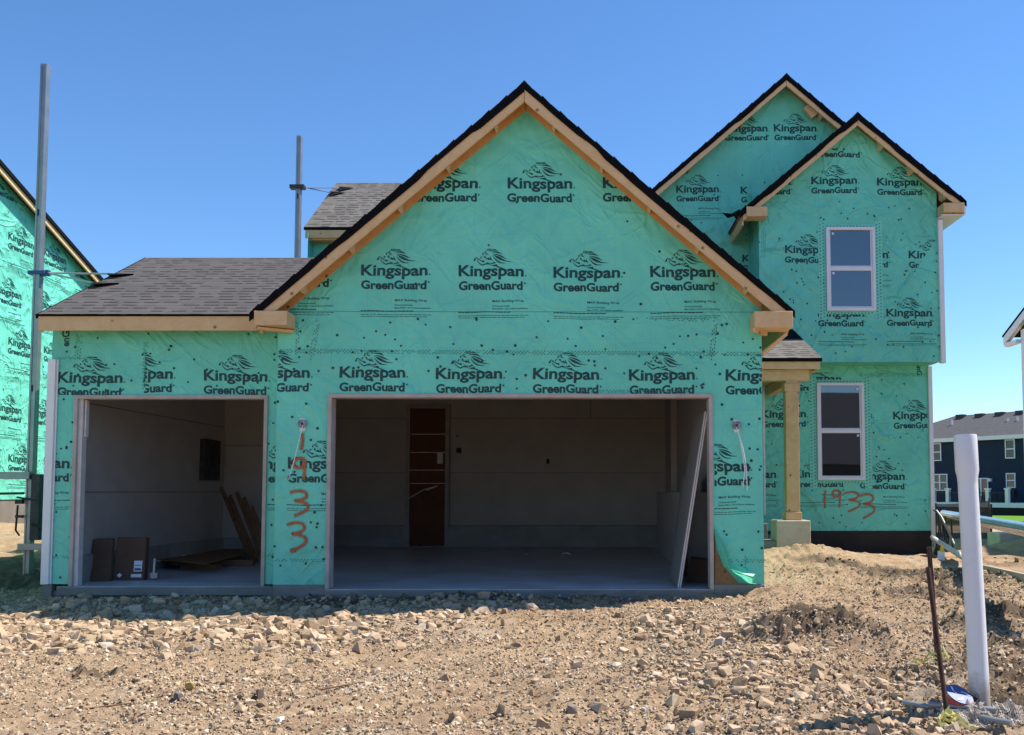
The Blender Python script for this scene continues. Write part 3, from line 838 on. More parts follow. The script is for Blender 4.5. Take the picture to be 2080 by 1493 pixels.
wq((-4.18, 12.42), (-3.95, 12.42), 0, ZC)
# joints between the boards
for z in (1.22, 2.44):
    m.box(-5.88, 1.76, 20.834, 20.838, .463, .475, 1) if z < 2 else None
    m.box(-6.849, -6.843, 12.5, 17.68, z, z + .008, 1); m.box(-5.88, 1.76, 20.892, 20.898, z + .42, z + .428, 1)
m.box(.1, .108, 20.892, 20.898, 2.87, ZC, 1); m.box(-6.85, -5.9, 17.692, 17.698, 2.1, 2.108, 1)
m.build('garage_lining', [M_drywall, M_seam], HOUSE)
m = MB()
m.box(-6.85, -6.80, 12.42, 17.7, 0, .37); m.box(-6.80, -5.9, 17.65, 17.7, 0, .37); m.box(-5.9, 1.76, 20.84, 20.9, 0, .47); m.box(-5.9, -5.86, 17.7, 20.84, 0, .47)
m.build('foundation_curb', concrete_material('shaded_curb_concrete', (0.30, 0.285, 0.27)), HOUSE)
m = MB(); m.box(1.46, 1.775, 13.6, 19.2, 0.0, 1.22); m.build('half_wall', M_drywall, HOUSE)
m = MB(); m.box(1.66, 1.775, 18.2, 18.7, 1.23, 3.4); m.build('corner_pilaster', M_drywall, HOUSE)
# service door in the back wall
dx0, dx1 = P(826, 900, 20.9).x, P(914, 900, 20.9).x; dz1 = P(870, 822, 20.9).z
m = MB()
m.box(dx0, dx0 + .09, 20.80, 20.897, .46, dz1); m.box(dx1 - .09, dx1, 20.80, 20.897, .46, dz1); m.box(dx0 + .09, dx1 - .09, 20.80, 20.897, dz1 - .09, dz1)
dfr = m.build('door_frame', simple('primed_door_frame', (0.30, 0.27, 0.25), .7), HOUSE)
dw = MB(); dw.box(dx0 + .095, dx1 - .095, 20.83, 20.88, .02, dz1 - .095)
door = dw.build('door', wood_material('dark_stained_door', (0.10, 0.036, 0.018), (0.15, 0.06, 0.03), .6), HOUSE)
for py in (827, 882, 919, 955, 982):
    z = P(870, py, 20.83).z; boxpart('door_batten', M_drydge, door, dx0 + .10, dx1 - .10, 20.822, 20.828, z - .008, z + .008)
boxpart('handle_plate', M_drydge, door, P(897, 0, 20.82).x, P(908, 0, 20.82).x, 20.81, 20.828, P(0, 942, 20.8).z, P(0, 920, 20.8).z)
m = MB(); m.tube([P(829, 1013, 20.8), P(862, 994, 20.8), P(885, 988, 20.8)], .012, 6); m.tube([P(866, 996, 20.8), P(888, 987, 20.8)], .016, 6); m.build('door_glint', M_drydge, door)  # pale tubes draw the sun's reflection on the door
for a, b, c, d in ((927, 937, 910, 920), (1110, 1116, 932, 942), (928, 931, 884, 887)):
    p = P(a, d, 20.89); q = P(b, c, 20.89); boxpart('outlet_box', M_dark, HOUSE, p.x, q.x, 20.87, 20.895, p.z, q.z)
# electrical panel on the left wall of the narrow bay
def onx(px, py, x): return hit(px, py, (x, 0, 0), Vector((1, 0, 0)))
a = onx(404, 975, -6.85); b = onx(420, 893, -6.85); c = onx(437, 960, -6.85)
ep = boxpart('electrical_panel', M_steel_d, HOUSE, -6.845, -6.76, a.y, c.y, a.z, b.z)
boxpart('panel_breakers', M_black, ep, -6.758, -6.735, a.y + .35, c.y - .12, a.z + .25, b.z - .08)
boxpart('panel_cover_strip', M_steel, ep, -6.733, -6.725, a.y + .7, a.y + .82, a.z + .3, b.z - .3)

# --- jambs of the two openings
def jambs(name, x0, x1, Y, zt, w=.05, d=.19):
    e = empty(name, (0, 0, 0), None, None); e.parent = HOUSE; e.location = -HOUSE.location
    m = MB(); m.box(x0, x0 + w, Y - .025, Y + d, 0.005, zt - w); m.box(x1 - w, x1, Y - .025, Y + d, .005, zt - w); m.box(x0, x1, Y - .025, Y + d, zt - w, zt)
    bpy.data.objects.remove(e)
    return m.build(name, M_jamb, HOUSE, bevel=.004)
jambs('garage_opening_jamb', OL, OR, YM, OT)

# --- narrow bay front wall
TL, TR, QL, QR, QT = -7.05, XL, -6.73, -4.18, 2.50
m = MB()
W1 = lambda pts: m.poly([(x, YT, z) for x, z in pts], 0)
ZE = 3.46
W1([(TL, .03), (QL, .03), (QL, QT), (TL, QT)]); W1([(QR, .03), (TR, .03), (TR, QT), (QR, QT)]); W1([(TL, QT), (TR, QT), (TR, ZE), (TL, ZE)])
hd = (0, QT + .004, 0, -1); tl = (TL + .01, 0, -1, 0); tr_ = (TR - .01, 0, 1, 0)
x, z = UV(118, 776, YT); put_logo(m, x, z, on(YT), (tl, hd), False)
x, z = UV(220, 770, YT); put_logo(m, x, z, on(YT), (hd, half(292, 770, YT, -1, 0)), False)
x, z = UV(414, 773, YT); put_logo(m, x, z, on(YT), (tr_, hd), False)
x, z = UV(10, 952, YT); put_logo(m, x, z, on(YT), (tl, (QL - .01, 0, 1, 0)))
x, z = UV(505, 952, YT); put_logo(m, x, z, on(YT), (tr_, (QR + .012, 0, -1, 0)))
hx = UV(295, 700, YT)[0]; hatch(m, (hx, ZE - .25), (hx, QT + .1), on(YT, .004), 3, .02)
hatch(m, (TL + .02, 2.98), (TL + .45, 2.99), on(YT, .004), 2, .02); hatch(m, (TL + .35, 3.3), (TL + .33, 2.98), on(YT, .0045), 3, .03)
hatch(m, (TL + .02, .38), (QL - .01, .37), on(YT, .004), 2, .02); hatch(m, (QR + .02, .40), (TR - .01, .40), on(YT, .004), 2, .02)
v2, f2 = fit_text('enG', 0, 0, .23, .1, .03)
px, pz = UV(140, 704, YT); m.raw([(px - v[1], YT - .003, pz + v[0] * .9) for v in v2], f2, 1)
dots(m, [(TL, TR, 2.55, 3.4, 42), (TL, QL, .1, 2.5, 14), (QR, TR, .1, 2.5, 10)], on(YT, .005), seed=8)
m.build('wrapped_wall', WM, HOUSE)
jambs('narrow_opening_jamb', QL, QR, YT, QT, .05, .15)
m = MB(); m.box(QL + .05, QL + .10, YT + .02, YT + .13, .005, QT - .05); m.box(QL + .11, QL + .13, YT + .05, YT + .12, 1.95, QT - .06); m.build('door_track_stud', M_drydge, HOUSE)
# side walls of the house, each its own panel
def panel(*polys):
    m = MB()
    for pts in polys: m.poly(pts, 0)
    return m.build('wrapped_side_wall', WM, HOUSE)
def side(x, y0, y1, z0, z1): return [(x, y0, z0), (x, y1, z0), (x, y1, z1), (x, y0, z1)]
panel([(TL, YT, .03), (TL, 17.75, .03), (TL, 17.75, 3.4), (TL, 14.85, 4.93), (TL, YT, 3.56)])
panel(side(XL, YM, YT, .02, 3.6))
panel(side(XR, YM, 17.6, .05, 3.62))
panel([(TL, 17.75, 0), (-6.0, 17.75, 0), (-6.0, 17.75, 3.6), (TL, 17.75, 3.4)])
panel(side(-6.0, 17.75, 22.5, -.3, 3.5))
panel([(-6.0, 17.75, 3.5), (-5.3, 17.75, 3.5), (-5.3, 22.5, 3.5), (-6.0, 22.5, 3.5)])
panel(side(-5.35, 17.75, 22.5, 3.5, 6.2), [(-5.35, 18.1, 6.2), (-5.35, 22.4, 6.2), (-5.35, 20.15, 7.9)])
panel(side(6.455, YL, 24, .3, 3.7))
panel(side(6.50, YJ, 24, 3.604, 6.55))
panel([(-6.0, 24, -.3), (6.5, 24, -.3), (6.5, 24, 6.3), (-6.0, 24, 6.3)])
panel([(-6.0, 22.5, -.3), (-6.0, 24, -.3), (-6.0, 24, 6.3), (-6.0, 22.5, 6.3)])

# --- roofs -----------------------------------------------------------------
def slope_quad(mb, pts, along, mi=0):
    """roof plane with UVs in metres: u along the eave (axis 'x' or 'y'), v up the slope"""
    pts = [Vector(p) for p in pts]
    zmin = min(p.z for p in pts)
    nrm = (pts[1] - pts[0]).cross(pts[2] - pts[0]).normalized()
    s = math.sqrt(max(1e-6, 1 - nrm.z ** 2))
    mb.poly(pts, mi, [((p.x if along == 'x' else p.y), (p.z - zmin) / s) for p in pts])
def gable_roof(xr, zr, sl, xl, xrt, yf, yb, ledger, wy, tag, ov=.33):
    """front facing gable: shingled planes, black felt on the rakes, fascias, lookouts, ledger on the wall"""
    zz = lambda x, d=0: zr - d - sl * abs(x - xr)
    m = MB()
    slope_quad(m, [(xl, yf, zz(xl)), (xr, yf, zr), (xr, yb, zr), (xl, yb, zz(xl))][::-1], 'y')
    slope_quad(m, [(xr, yf, zr), (xrt, yf, zz(xrt)), (xrt, yb, zz(xrt)), (xr, yb, zr)][::-1], 'y')
    T = .055
    for xa, xb in ((xl, xr), (xr, xrt)):
        m.poly([(xa, yf + .01, zz(xa, T)), (xb, yf + .01, zz(xb, T)), (xb, yb, zz(xb, T)), (xa, yb, zz(xa, T))], 1)
    m.poly([(xl, yf, zz(xl)), (xl, yb, zz(xl)), (xl, yb, zz(xl, T)), (xl, yf, zz(xl, T))], 2); m.poly([(xrt, yf, zz(xrt)), (xrt, yb, zz(xrt)), (xrt, yb, zz(xrt, T)), (xrt, yf, zz(xrt, T))], 2)
    rf = m.build('roof', [M_shingle, M_wood_d, M_felt], HOUSE)
    rr = random.Random(int(xr * 10) + 5)
    for sgn, xe in ((-1, xl), (1, xrt)):
        # shingle ends and ragged felt hanging over the rake
        m = MB(); L = abs(xe - xr); nst = int(L / .11)
        low = .118 if ledger else .14
        prev = None; lo = low
        for i in range(nst + 1):
            t = i / nst; x = xr + sgn * L * t
            if i % 3 == 0: lo = low * rr.uniform(.72, 1.05)
            if ledger and sgn > 0 and .20 < t < .30: lo = low * (.75 - 2.6 * (t - .2))
            cur = (x, zz(x, -.012), zz(x, lo))
            if prev:
                step = .016 if i % 2 else .0
                m.raw([(prev[0], yf - .012, prev[2]), (x, yf - .012, cur[2]), (x, yf - .012, cur[1] - .004), (prev[0], yf - .012, prev[1] + step),
                       (prev[0], yf + .05, prev[1] + step), (x, yf + .05, cur[1] - .004)], [(0, 1, 2, 3), (3, 2, 5, 4)], 0)
            prev = cur
        m.build('roof_edge', M_felt, rf)
        m = MB(); x0 = xr + sgn * .004; x1 = xe + (-sgn) * .06
        a, b = (.075, .24) if ledger else (.075, .22)
        m.prism([(x0, zz(x0, a)), (x1, zz(x1, a)), (x1, zz(x1, b)), (x0, zz(x0, b))], yf, yf + .036)
        fa = m.build('rake_board', M_wood, HOUSE)
        if ledger:
            m = MB(); x1 = xr + sgn * (abs((XR if sgn > 0 else XL) - xr) - .0)
            m.prism([(x0, zz(x0, .06)), (x1, zz(x1, .06)), (x1, zz(x1, .225)), (x0, zz(x0, .225))], wy - .042, wy - .005)
            m.build('rake_ledger', M_wood_d, HOUSE)
            k = .35
            while k < L - .3:
                x = xr + sgn * k; m = MB()
                ux, uz = sgn / math.hypot(1, sl), -sl / math.hypot(1, sl)
                pz = [(x, zz(x, .07)), (x + ux * .045, zz(x, .07) + uz * .045), (x + ux * .045 - sgn * .0, zz(x, .07) + uz * .045 - .145), (x, zz(x, .215))]
                m.prism(pz, yf + .037, wy - .043); m.build('lookout', M_wood, fa)
                k += .61
        else:
            for k in (L * .22, L * .5, L * .8):
                x = xr + sgn * k; m = MB()
                m.prism([(x, zz(x, .07)), (x + sgn * .05, zz(x + sgn * .05, .07)), (x + sgn * .05, zz(x + sgn * .05, .21)), (x, zz(x, .21))], yf + .037, wy - .004); m.build('lookout', M_wood, fa)
    return rf
gable_roof(PX, PZ, SL, -4.20, 2.61, 11.57, 18.3, True, YM, 'main')
# eave returns and eave boards of the wide garage
def ret(x0, x1, y0, y1, z0, z1):
    m = MB(); m.box(x0, x1, y0, y1, z0, z1); return m.build('eave_return', M_wood, HOUSE, bevel=.004)
ret(2.10, 2.575, 11.53, 11.87, 3.27, 3.475); ret(-4.13, -3.72, 11.53, 11.87, 3.30, 3.48)
m = MB(); m.box(2.555, 2.59, 11.87, 17.0, 3.26, 3.44); m.build('eave_board', M_wood, HOUSE)
m = MB(); m.box(-4.17, -4.135, 11.87, 11.95, 3.26, 3.44); m.build('eave_board', M_wood, HOUSE)
for q0, q1, u in (((2.575, 11.9, 3.25), (2.27, 11.9, 2.98), (0, 1, 0)), ((2.10, 11.60, 3.25), (2.30, 11.85, 3.24), (0, 0, 1)), ((2.575, 12.5, 3.25), (2.27, 12.5, 2.98), (0, 1, 0))):
    m = MB(); m.beam(q0, q1, .04, .05, up=u); m.build('soffit_brace', M_wood, HOUSE)
m = MB(); m.beam((-4.12, 11.60, 3.27), (-3.75, 11.86, 3.27), .09, .035); m.build('soffit_brace', M_wood, HOUSE)

# narrow bay roof: shed up to a ridge running across
m = MB(); RX0, RX1, RY0, RZ0, RYr, RZr = -7.08, -1.2, 11.95, 3.51, 14.85, 4.985
slope_quad(m, [(RX0, RY0, RZ0), (RX1, RY0, RZ0), (RX1, RYr, RZr), (RX0, RYr, RZr)], 'x')
slope_quad(m, [(RX1, 17.75, RZ0), (RX0, 17.75, RZ0), (RX0, RYr, RZr), (RX1, RYr, RZr)], 'x')
m.poly([(RX0, RY0, RZ0 - .05), (RX1, RY0, RZ0 - .05), (RX1, RYr, RZr - .05), (RX0, RYr, RZr - .05)], 1)
m.poly([(RX0, 17.75, RZ0 - .05), (RX1, 17.75, RZ0 - .05), (RX1, RYr, RZr - .05), (RX0, RYr, RZr - .05)], 1)
m.prismx([(RY0, RZ0 + .005), (RYr, RZr + .005), (17.75, RZ0 + .005), (17.75, RZ0 - .05), (RYr, RZr - .05), (RY0, RZ0 - .05)], RX0 - .012, RX0, 2)
m.box(RX0 - .012, -4.10, RY0 - .012, RY0 - .001, RZ0 - .022, RZ0 + .006, 2)
m.build('roof', [M_shingle, M_wood_d, M_felt], HOUSE)
m = MB(); m.box(RX0 + .02, -4.175, RY0 + .002, RY0 + .036, 3.305, 3.488); m.build('fascia', M_wood, HOUSE)
m = MB(); m.prismx([(RY0 + .04, RZ0 - .055), (RYr, RZr - .055), (RYr, RZr - .22), (RY0 + .04, RZ0 - .22)], RX0 + .02, RX0 + .05); m.build('rake_board', M_wood, HOUSE)
m = MB(); m.box(RX0 + .05, -4.2, RY0 + .04, YT - .01, 3.42, 3.435); m.build('soffit', M_wood_d, HOUSE)

# main body: front wall of the upper storey with its cross gable
BX, BZ, BS = 3.909, 9.343, .868
bz = lambda x: BZ - .09 - BS * abs(x - BX)
m = MB()
m.poly([(-5.35, YB, 3.3), (XL, YB, 3.3), (3.2, YB, 3.3), (3.2, YB, bz(3.2)), (.45, YB, bz(.45)), (-5.35, YB, 6.25)], 0)
m.poly([(3.2, YB, 3.3), (6.5, YB, 3.3), (6.5, YB, bz(6.5)), (BX, YB, bz(BX)), (3.2, YB, bz(3.2))], 0)
rl = (BX, BZ - .14, -BS, 1); rr_ = (BX, BZ - .14, BS, 1)
for px, py in ((1472, 267), (1572, 267)): x, z = UV(px, py, YB); put_logo(m, x, z, on(YB), (rl, rr_), False)
for px, py in ((1373, 391), (1505, 393)): x, z = UV(px, py, YB); put_logo(m, x, z, on(YB), (rl, (3.18, 0, 1, 0)))
x, z = UV(1508, 532, YB); put_logo(m, x, z, on(YB), ((3.18, 0, 1, 0),), False)
hatch(m, UV(1440, 500, YB), UV(1520, 490, YB), on(YB, .004), 3, .03); hatch(m, UV(1400, 500, YB), UV(1450, 465, YB), on(YB, .004), 3, .03)
dots(m, [(1.3, 3.2, 5.2, 6.8, 22), (2.5, 5.3, 7, 8.6, 12)], on(YB, .005), seed=12, ok=lambda x, z: z < bz(x) - .2)
m.build('wrapped_wall', WM, HOUSE)
m = MB()
bx0, by0, bz0, byr, bzr = -5.45, 17.8, 6.33, 20.1, 7.97
slope_quad(m, [(bx0, by0, bz0), (1.0, by0, bz0), (1.0, byr, bzr), (bx0, byr, bzr)], 'x'); slope_quad(m, [(1.0, 22.4, bz0), (bx0, 22.4, bz0), (bx0, byr, bzr), (1.0, byr, bzr)], 'x')
m.prismx([(by0, bz0 - .006), (byr, bzr - .006), (22.4, bz0 - .006), (22.4, bz0 - .06), (byr, bzr - .06), (by0, bz0 - .06)], bx0, 1.0, 2)
m.build('roof', [M_shingle_p, M_wood_d, M_felt], HOUSE)
m = MB(); m.box(bx0 + .03, .4, by0 + .003, by0 + .037, 6.12, 6.27); m.build('fascia', M_wood, HOUSE)
m = MB(); m.box(bx0 + .10, .4, by0 + .037, YB - .005, 6.08, 6.12); m.build('soffit', M_wood_d, HOUSE)
gable_roof(BX, BZ, BS, .2, 6.9, 17.78, 24, False, YB, 'back')
m = MB(); m.beam(P(1638, 216, 17.95), P(1655, 236, 17.95), .16, .1, up=(0, 1, 0)); m.build('scrap_block', M_wood, HOUSE)

# upper jut at the right
JX, JZ, JS = 4.976, 8.144, .842
jz = lambda x: JZ - .09 - JS * abs(x - JX)
JL, JR, JB = 3.20, 6.50, 3.604
m = MB()
m.poly([(JL, YJ, JB), (JR, YJ, JB), (JR, YJ, jz(JR)), (JX, YJ, jz(JX)), (JL, YJ, jz(JL))], 0)
m.poly([(JL, YJ, JB), (JL, YB, JB), (JL, YB, 7.1), (JL, YJ, jz(JL))], 0)
m.poly([(JL, YJ, JB), (JR, YJ, JB), (JR, YL + .02, JB), (JL, YL + .02, JB)], 0)
jl = (JL + .01, 0, -1, 0); jr = (JR - .01, 0, 1, 0); r1 = (JX, JZ - .14, -JS, 1); r2 = (JX, JZ - .14, JS, 1)
wl = half(1662, 500, YJ, 1, 0); wr = half(1789, 500, YJ, -1, 0); wb = half(1700, 636, YJ, 0, 1)
J = on(YJ)
x, z = UV(1514, 374, YJ); put_logo(m, x, z, J, (jl, r1), False)
x, z = UV(1648, 374, YJ); put_logo(m, x, z, J, (r1, r2), False)
x, z = UV(1781, 376, YJ); put_logo(m, x, z, J, (r2, jr), False)
x, z = UV(1594, 513, YJ); put_logo(m, x, z, J, (wl,), False)
x, z = UV(1712, 524, YJ); put_logo(m, x, z, J, (wr,))
x, z = UV(1846, 524, YJ); put_logo(m, x, z, J, (jr, half(1878, 520, YJ, .75, -.5)), False)
x, z = UV(1662, 642, YJ); put_logo(m, x, z, J, (wb,))
x, z = UV(1800, 643, YJ); put_logo(m, x, z, J, (jr,))
x, z = UV(1655, 300, YJ); put_logo(m, x, z, J, (half(1700, 302, YJ, 0, 1), r1, r2), False)
hatch(m, UV(1550, 508, YJ), UV(1662, 504, YJ), on(YJ, .004), 3, .022); hatch(m, UV(1822, 598, YJ), UV(1872, 528, YJ), on(YJ, .004), 2, .03); hatch(m, UV(1790, 606, YJ), UV(1830, 604, YJ), on(YJ, .004), 2, .03); hatch(m, UV(1552, 440, YJ), UV(1549, 520, YJ), on(YJ, .004), 3, .03)
# pale green tape round the upper window
def tape_round(mb, Y, x0, x1, z0, z1, seed):
    for (a, b, c, d) in ((x0 - .14, x0 - .002, z0 - .16, z1 + .12), (x1 + .002, x1 + .14, z0 - .16, z1 + .12), (x0 - .002, x1 + .002, z1 + .002, z1 + .06), (x0 - .002, x1 + .002, z0 - .06, z0 - .002)):
        mb.poly([(a, Y - .0045, c), (b, Y - .0045, c), (b, Y - .0045, d), (a, Y - .0045, d)], 3)
        k = 0
        vert = (d - c) > (b - a)
        t = (c if vert else a) + .03
        while t < (d if vert else b) - .03:
            for o in ((.035, .095) if vert else (.02,)):
                s0 = t + (.025 if o > .05 else 0)
                u, v = ((a + o, s0) if vert else (s0, c + o))
                mb.poly([(u - .014, Y - .0055, v - .012), (u + .014, Y - .0055, v - .006), (u + .014, Y - .0055, v + .012), (u - .010, Y - .0055, v + .012)], 2)
            t += .062
UW = (4.432, 5.335, 4.545, 6.105); LW = (4.355, 5.245, 1.445, 3.28)
tape_round(m, YJ, *UW, 1)
dots(m, [(JL, JR, 3.7, 4.5, 26), (JL, 4.4, 4.5, 6.2, 26), (5.4, JR, 4.5, 6.2, 22), (3.9, 6, 6.2, 6.6, 14)], on(YJ, .005), holes=[UW], seed=15, ok=lambda x, z: z < jz(x) - .2)
m.build('wrapped_wall', [M_wrap_loose, M_print, M_hatch, M_tape], HOUSE)
gable_roof(JX, JZ, JS, 2.80, 6.93, 16.75, 20.5, False, YJ, 'jut')
m = MB(); m.box(6.50, 6.88, 16.72, 17.03, 6.30, 6.47); m.build('eave_return', M_wood, HOUSE, bevel=.004)
m = MB(); m.box(2.92, 3.30, 16.72, 17.03, 6.22, 6.40); m.build('eave_return', M_wood, HOUSE, bevel=.004)
m = MB(); m.box(6.5, 6.90, 16.8, 24, 6.26, 6.285); m.build('soffit', M_trimw, HOUSE)
m = MB(); m.box(6.885, 6.91, 16.74, 24, 6.27, 6.47); m.build('fascia', M_trimw, HOUSE)
m = MB(); m.prism([(2.66, 6.28), (2.80, 6.36), (2.83, 6.28), (2.74, 6.18)], 16.74, 16.78); m.raw([(2.60, 17.6, 6.55), (2.66, 16.76, 6.28), (2.72, 16.76, 6.24), (2.74, 17.8, 6.5)], [(0, 1, 2, 3)]); m.build('felt_flap', M_felt, HOUSE)
m = MB(); m.beam((2.86, 16.8, 6.16), (2.86, 18.1, 6.16), .035, .17); m.build('eave_board', M_wood, HOUSE)
m = MB(); m.box(6.502, 6.585, 16.99, 17.10, 3.58, 6.24); m.build('corner_trim', M_trimw, HOUSE)

# lower right wall
m = MB()
m.poly([(XR, YL, .45), (6.455, YL, .495), (6.455, YL, JB), (XR, YL, JB)], 0)
LB = on(YL)
x, z = UV(1547, 848, YL); put_logo(m, x, z, LB, (), False); x, z = UV(1680, 848, YL); put_logo(m, x, z, LB, (half(1767, 800, YL, -1, 0),), False)
lr = (6.445, 0, 1, 0)
x, z = UV(1814, 851, YL); put_logo(m, x, z, LB, (lr,), False)
x, z = UV(1485, 970, YL); put_logo(m, x, z, LB); x, z = UV(1612, 970, YL); put_logo(m, x, z, LB, (half(1652, 970, YL, 1, 0),))
x, z = UV(1622, 970, YL); put_logo(m, x, z, LB, (half(1652, 970, YL, -1, 0), half(1700, 978, YL, 0, 1)))
x, z = UV(1747, 973, YL); put_logo(m, x, z, LB, (lr,))
x, z = UV(1618, 775, YL); put_logo(m, x, z, LB, (half(1700, 757, YL, 0, 1),), False)
v2, f2 = fit_text('enG', 0, 0, .23, .1, .03)
px, pz = UV(1862, 738, YL); m.raw([(px + v[1], YL - .003, pz - v[0]) for v in v2], f2, 1)
hatch(m, UV(1745, 762, YL), UV(1884, 762, YL), on(YL, .004), 3, .022); hatch(m, UV(1560, 776, YL), UV(1655, 776, YL), on(YL, .004), 2, .022)
tape_round(m, YL, *LW, 2)
for a, b in ((1620, 770), (1752, 768)):
    p = UV(a, b + 12, YL); q = UV(a + 34, b, YL); m.poly([(p[0], YL - .004, p[1]), (q[0], YL - .004, p[1]), (q[0], YL - .004, q[1]), (p[0], YL - .004, q[1])], 3)
dots(m, [(3.3, 4.3, .6, 3.4, 26), (5.3, 6.4, .6, 3.4, 30), (4.3, 5.4, .55, 1.3, 10)], on(YL, .005), holes=[LW], seed=19)
lw = m.build('wrapped_wall', [M_wrap_loose, M_print, M_hatch, M_tape], HOUSE)
spray('painted_digit', [[(1677, 996), (1675, 1012), (1676, 1032)], [(1707, 999), (1696, 996), (1691, 1004), (1696, 1010), (1704, 1006), (1707, 998), (1706, 1015), (1705, 1031)],
      digits((1714, 1001), (.95, .53), three), digits((1745, 1006), (.92, .65), three)], YL, .028, lw)
m = MB(); m.box(3.4, 6.47, YL - .02, YL + .2, -.5, .493); m.box(6.27, 6.47, YL + .2, 24, -.5, .40); m.build('damp_proofed_foundation', M_foil, HOUSE)
m = MB(); m.box(6.46, 6.53, 17.54, 17.70, .32, 3.59); m.build('corner_trim', M_trimw, HOUSE)
m = MB(); a = P(1549, 780, YL - .02); b = P(1556, 1046, YL - .02); m.box(a.x, b.x, YL - .02, YL - .007, b.z, a.z); m.build('doorway_trim', M_white, HOUSE)
# white corner post at the far left corner
m = MB(); m.box(-7.075, -6.975, YT - .05, YT - .007, .03, 2.97); m.box(-7.075, -7.055, YT - .006, YT + .12, .03, 2.97); m.box(-6.972, -6.952, YT - .02, YT - .008, .03, 2.97); m.build('corner_trim', M_trimw, HOUSE)

# --- windows
def window(Y, x0, x1, z0, z1):
    m = MB(); F = .055; yo, yi = Y - .05, Y + .06
    m.box(x0, x1, yo, yi, z0, z0 + F); m.box(x0, x1, yo, yi, z1 - F, z1); m.box(x0, x0 + F, yo, yi, z0 + F, z1 - F); m.box(x1 - F, x1, yo, yi, z0 + F, z1 - F)
    zm = (z0 + z1) / 2
    win = m.build('window', M_white, HOUSE, bevel=.004)
    m = MB(); m.box(x0 + F, x1 - F, yo + .012, yi, zm - .035, zm + .035)
    for a, b, yy in ((z0 + F, zm - .035, .018), (zm + .035, z1 - F, .03)):
        m.box(x0 + F, x0 + F + .028, yo + yy, yi, a, b); m.box(x1 - F - .028, x1 - F, yo + yy, yi, a, b); m.box(x0 + F + .028, x1 - F - .028, yo + yy, yi, a, a + .026)
    m.build('sash', M_white, win, bevel=.003)
    for a, b, yy in ((z0 + F, zm - .035, .035), (zm + .035, z1 - F, .045)):
        m = MB(); m.poly([(x0 + F, yo + yy, a), (x1 - F, yo + yy, a), (x1 - F, yo + yy, b), (x0 + F, yo + yy, b)]); m.build('pane', M_glass, win)
    for zz_, xx in ((z1 - .14, None), (zm - .10, None)):
        xx = x0 + .11 if Y < 17.3 else x1 - .14
        boxpart('sticker', M_paper, win, xx, xx + .04, yo + .028, yo + .033, zz_, zz_ + .04)
    return win
window(YJ, *UW); window(YL, *LW)

# --- porch at the entrance
m = MB(); pr = lambda y: 3.40 + (y - 15.0) * .395
slope_quad(m, [(XR + .01, 14.94, pr(14.94)), (3.80, 14.94, pr(14.94)), (3.80, 16.25, pr(16.25)), (XR + .01, 16.25, pr(16.25))], 'x')
m.poly([(XR + .01, 16.25, pr(16.25) + .003), (3.80, 16.25, pr(16.25) + .003), (3.80, 17.6, pr(17.6)), (XR + .01, 17.6, pr(17.6))], 2)
m.prismx([(14.94, pr(14.94) - .006), (17.6, pr(17.6) - .006), (17.6, pr(17.6) - .06), (14.94, pr(14.94) - .06)], XR + .01, 3.80, 2)
m.build('porch_roof', [M_shingle_p, M_wood_d, M_felt], HOUSE)
m = MB(); m.box(XR + .01, 3.77, 14.965, 15.0, 3.20, 3.33); m.build('fascia', M_wood, HOUSE)
m = MB(); m.box(3.735, 3.77, 15.0, 17.55, 3.20, 3.33); m.build('eave_board', M_wood, HOUSE)
m = MB(); m.box(XR + .01, 3.62, 15.08, 15.26, 3.03, 3.20); m.box(3.40, 3.55, 15.26, 17.55, 3.03, 3.20); m.build('porch_beam', M_wood, HOUSE)
m = MB(); m.box(XR + .01, 3.73, 15.26, 17.55, 3.205, 3.22); m.build('soffit', M_wood_d, HOUSE)
m = MB(); m.box(3.235, 3.445, 15.08, 15.29, .90, 3.03); pst = m.build('porch_post', M_cedar, HOUSE, bevel=.005)
m = MB(); m.box(3.212, 3.468, 15.057, 15.313, .771, .90); m.build('post_base', M_cedar, pst, bevel=.005)
m = MB(); m.box(3.216, 3.464, 15.061, 15.309, 2.85, 2.98); m.build('post_collar', M_cedar, pst, bevel=.005)
m = MB(); m.box(3.04, 3.58, 14.95, 15.45, -.2, .77); m.build('post_plinth', M_conc_t, HOUSE, bevel=.01)
m = MB(); m.box(XR + .01, 3.06, 15.0, 17.58, -.2, .44); m.box(3.06, 3.40, 15.45, 17.58, -.2, .44); m.box(XR + .01, 3.04, 15.7, 17.58, .442, .70); m.build('porch_step', M_conc, HOUSE, bevel=.01)

# --- light mounts with their loose wires
def mount(px, py, wires, nm):
    c = P(px, py, YM); m = MB()
    t = [2 * math.pi * k / 20 for k in range(20)]
    m.prism([(c.x + .055 * math.cos(a), c.z + .055 * math.sin(a)) for a in t], YM - .035, YM - .003, 0)
    m.box(c.x - .035, c.x + .035, YM - .012, YM - .004, c.z - .09, c.z + .07, 1)
    m.prism([(c.x + .016 * math.cos(a), c.z + .016 * math.sin(a)) for a in t], YM - .037, YM - .0345, 2)
    mt = m.build('light_mount', [simple(nm, (0.22, 0.22, 0.25), .6, var=.5, scale=26), M_trimw, M_black], HOUSE)
    for wpx in wires:
        pts = [P(a, b, YM - .045 - .03 * math.sin(i)) for i, (a, b) in enumerate(wpx)]
        m = MB(); m.tube(pts, .006, 6); m.build('wire', M_white, mt, smooth=True)
mount(615, 861, [[(615, 864), (605, 905), (595, 945), (586, 975)]], 'scuffed_round_block')
mount(1496, 864, [[(1496, 868), (1504, 890), (1511, 920), (1516, 950), (1518, 998)], [(1496, 868), (1503, 892), (1509, 925), (1513, 955), (1509, 990)]], 'scuffed_round_block_b')

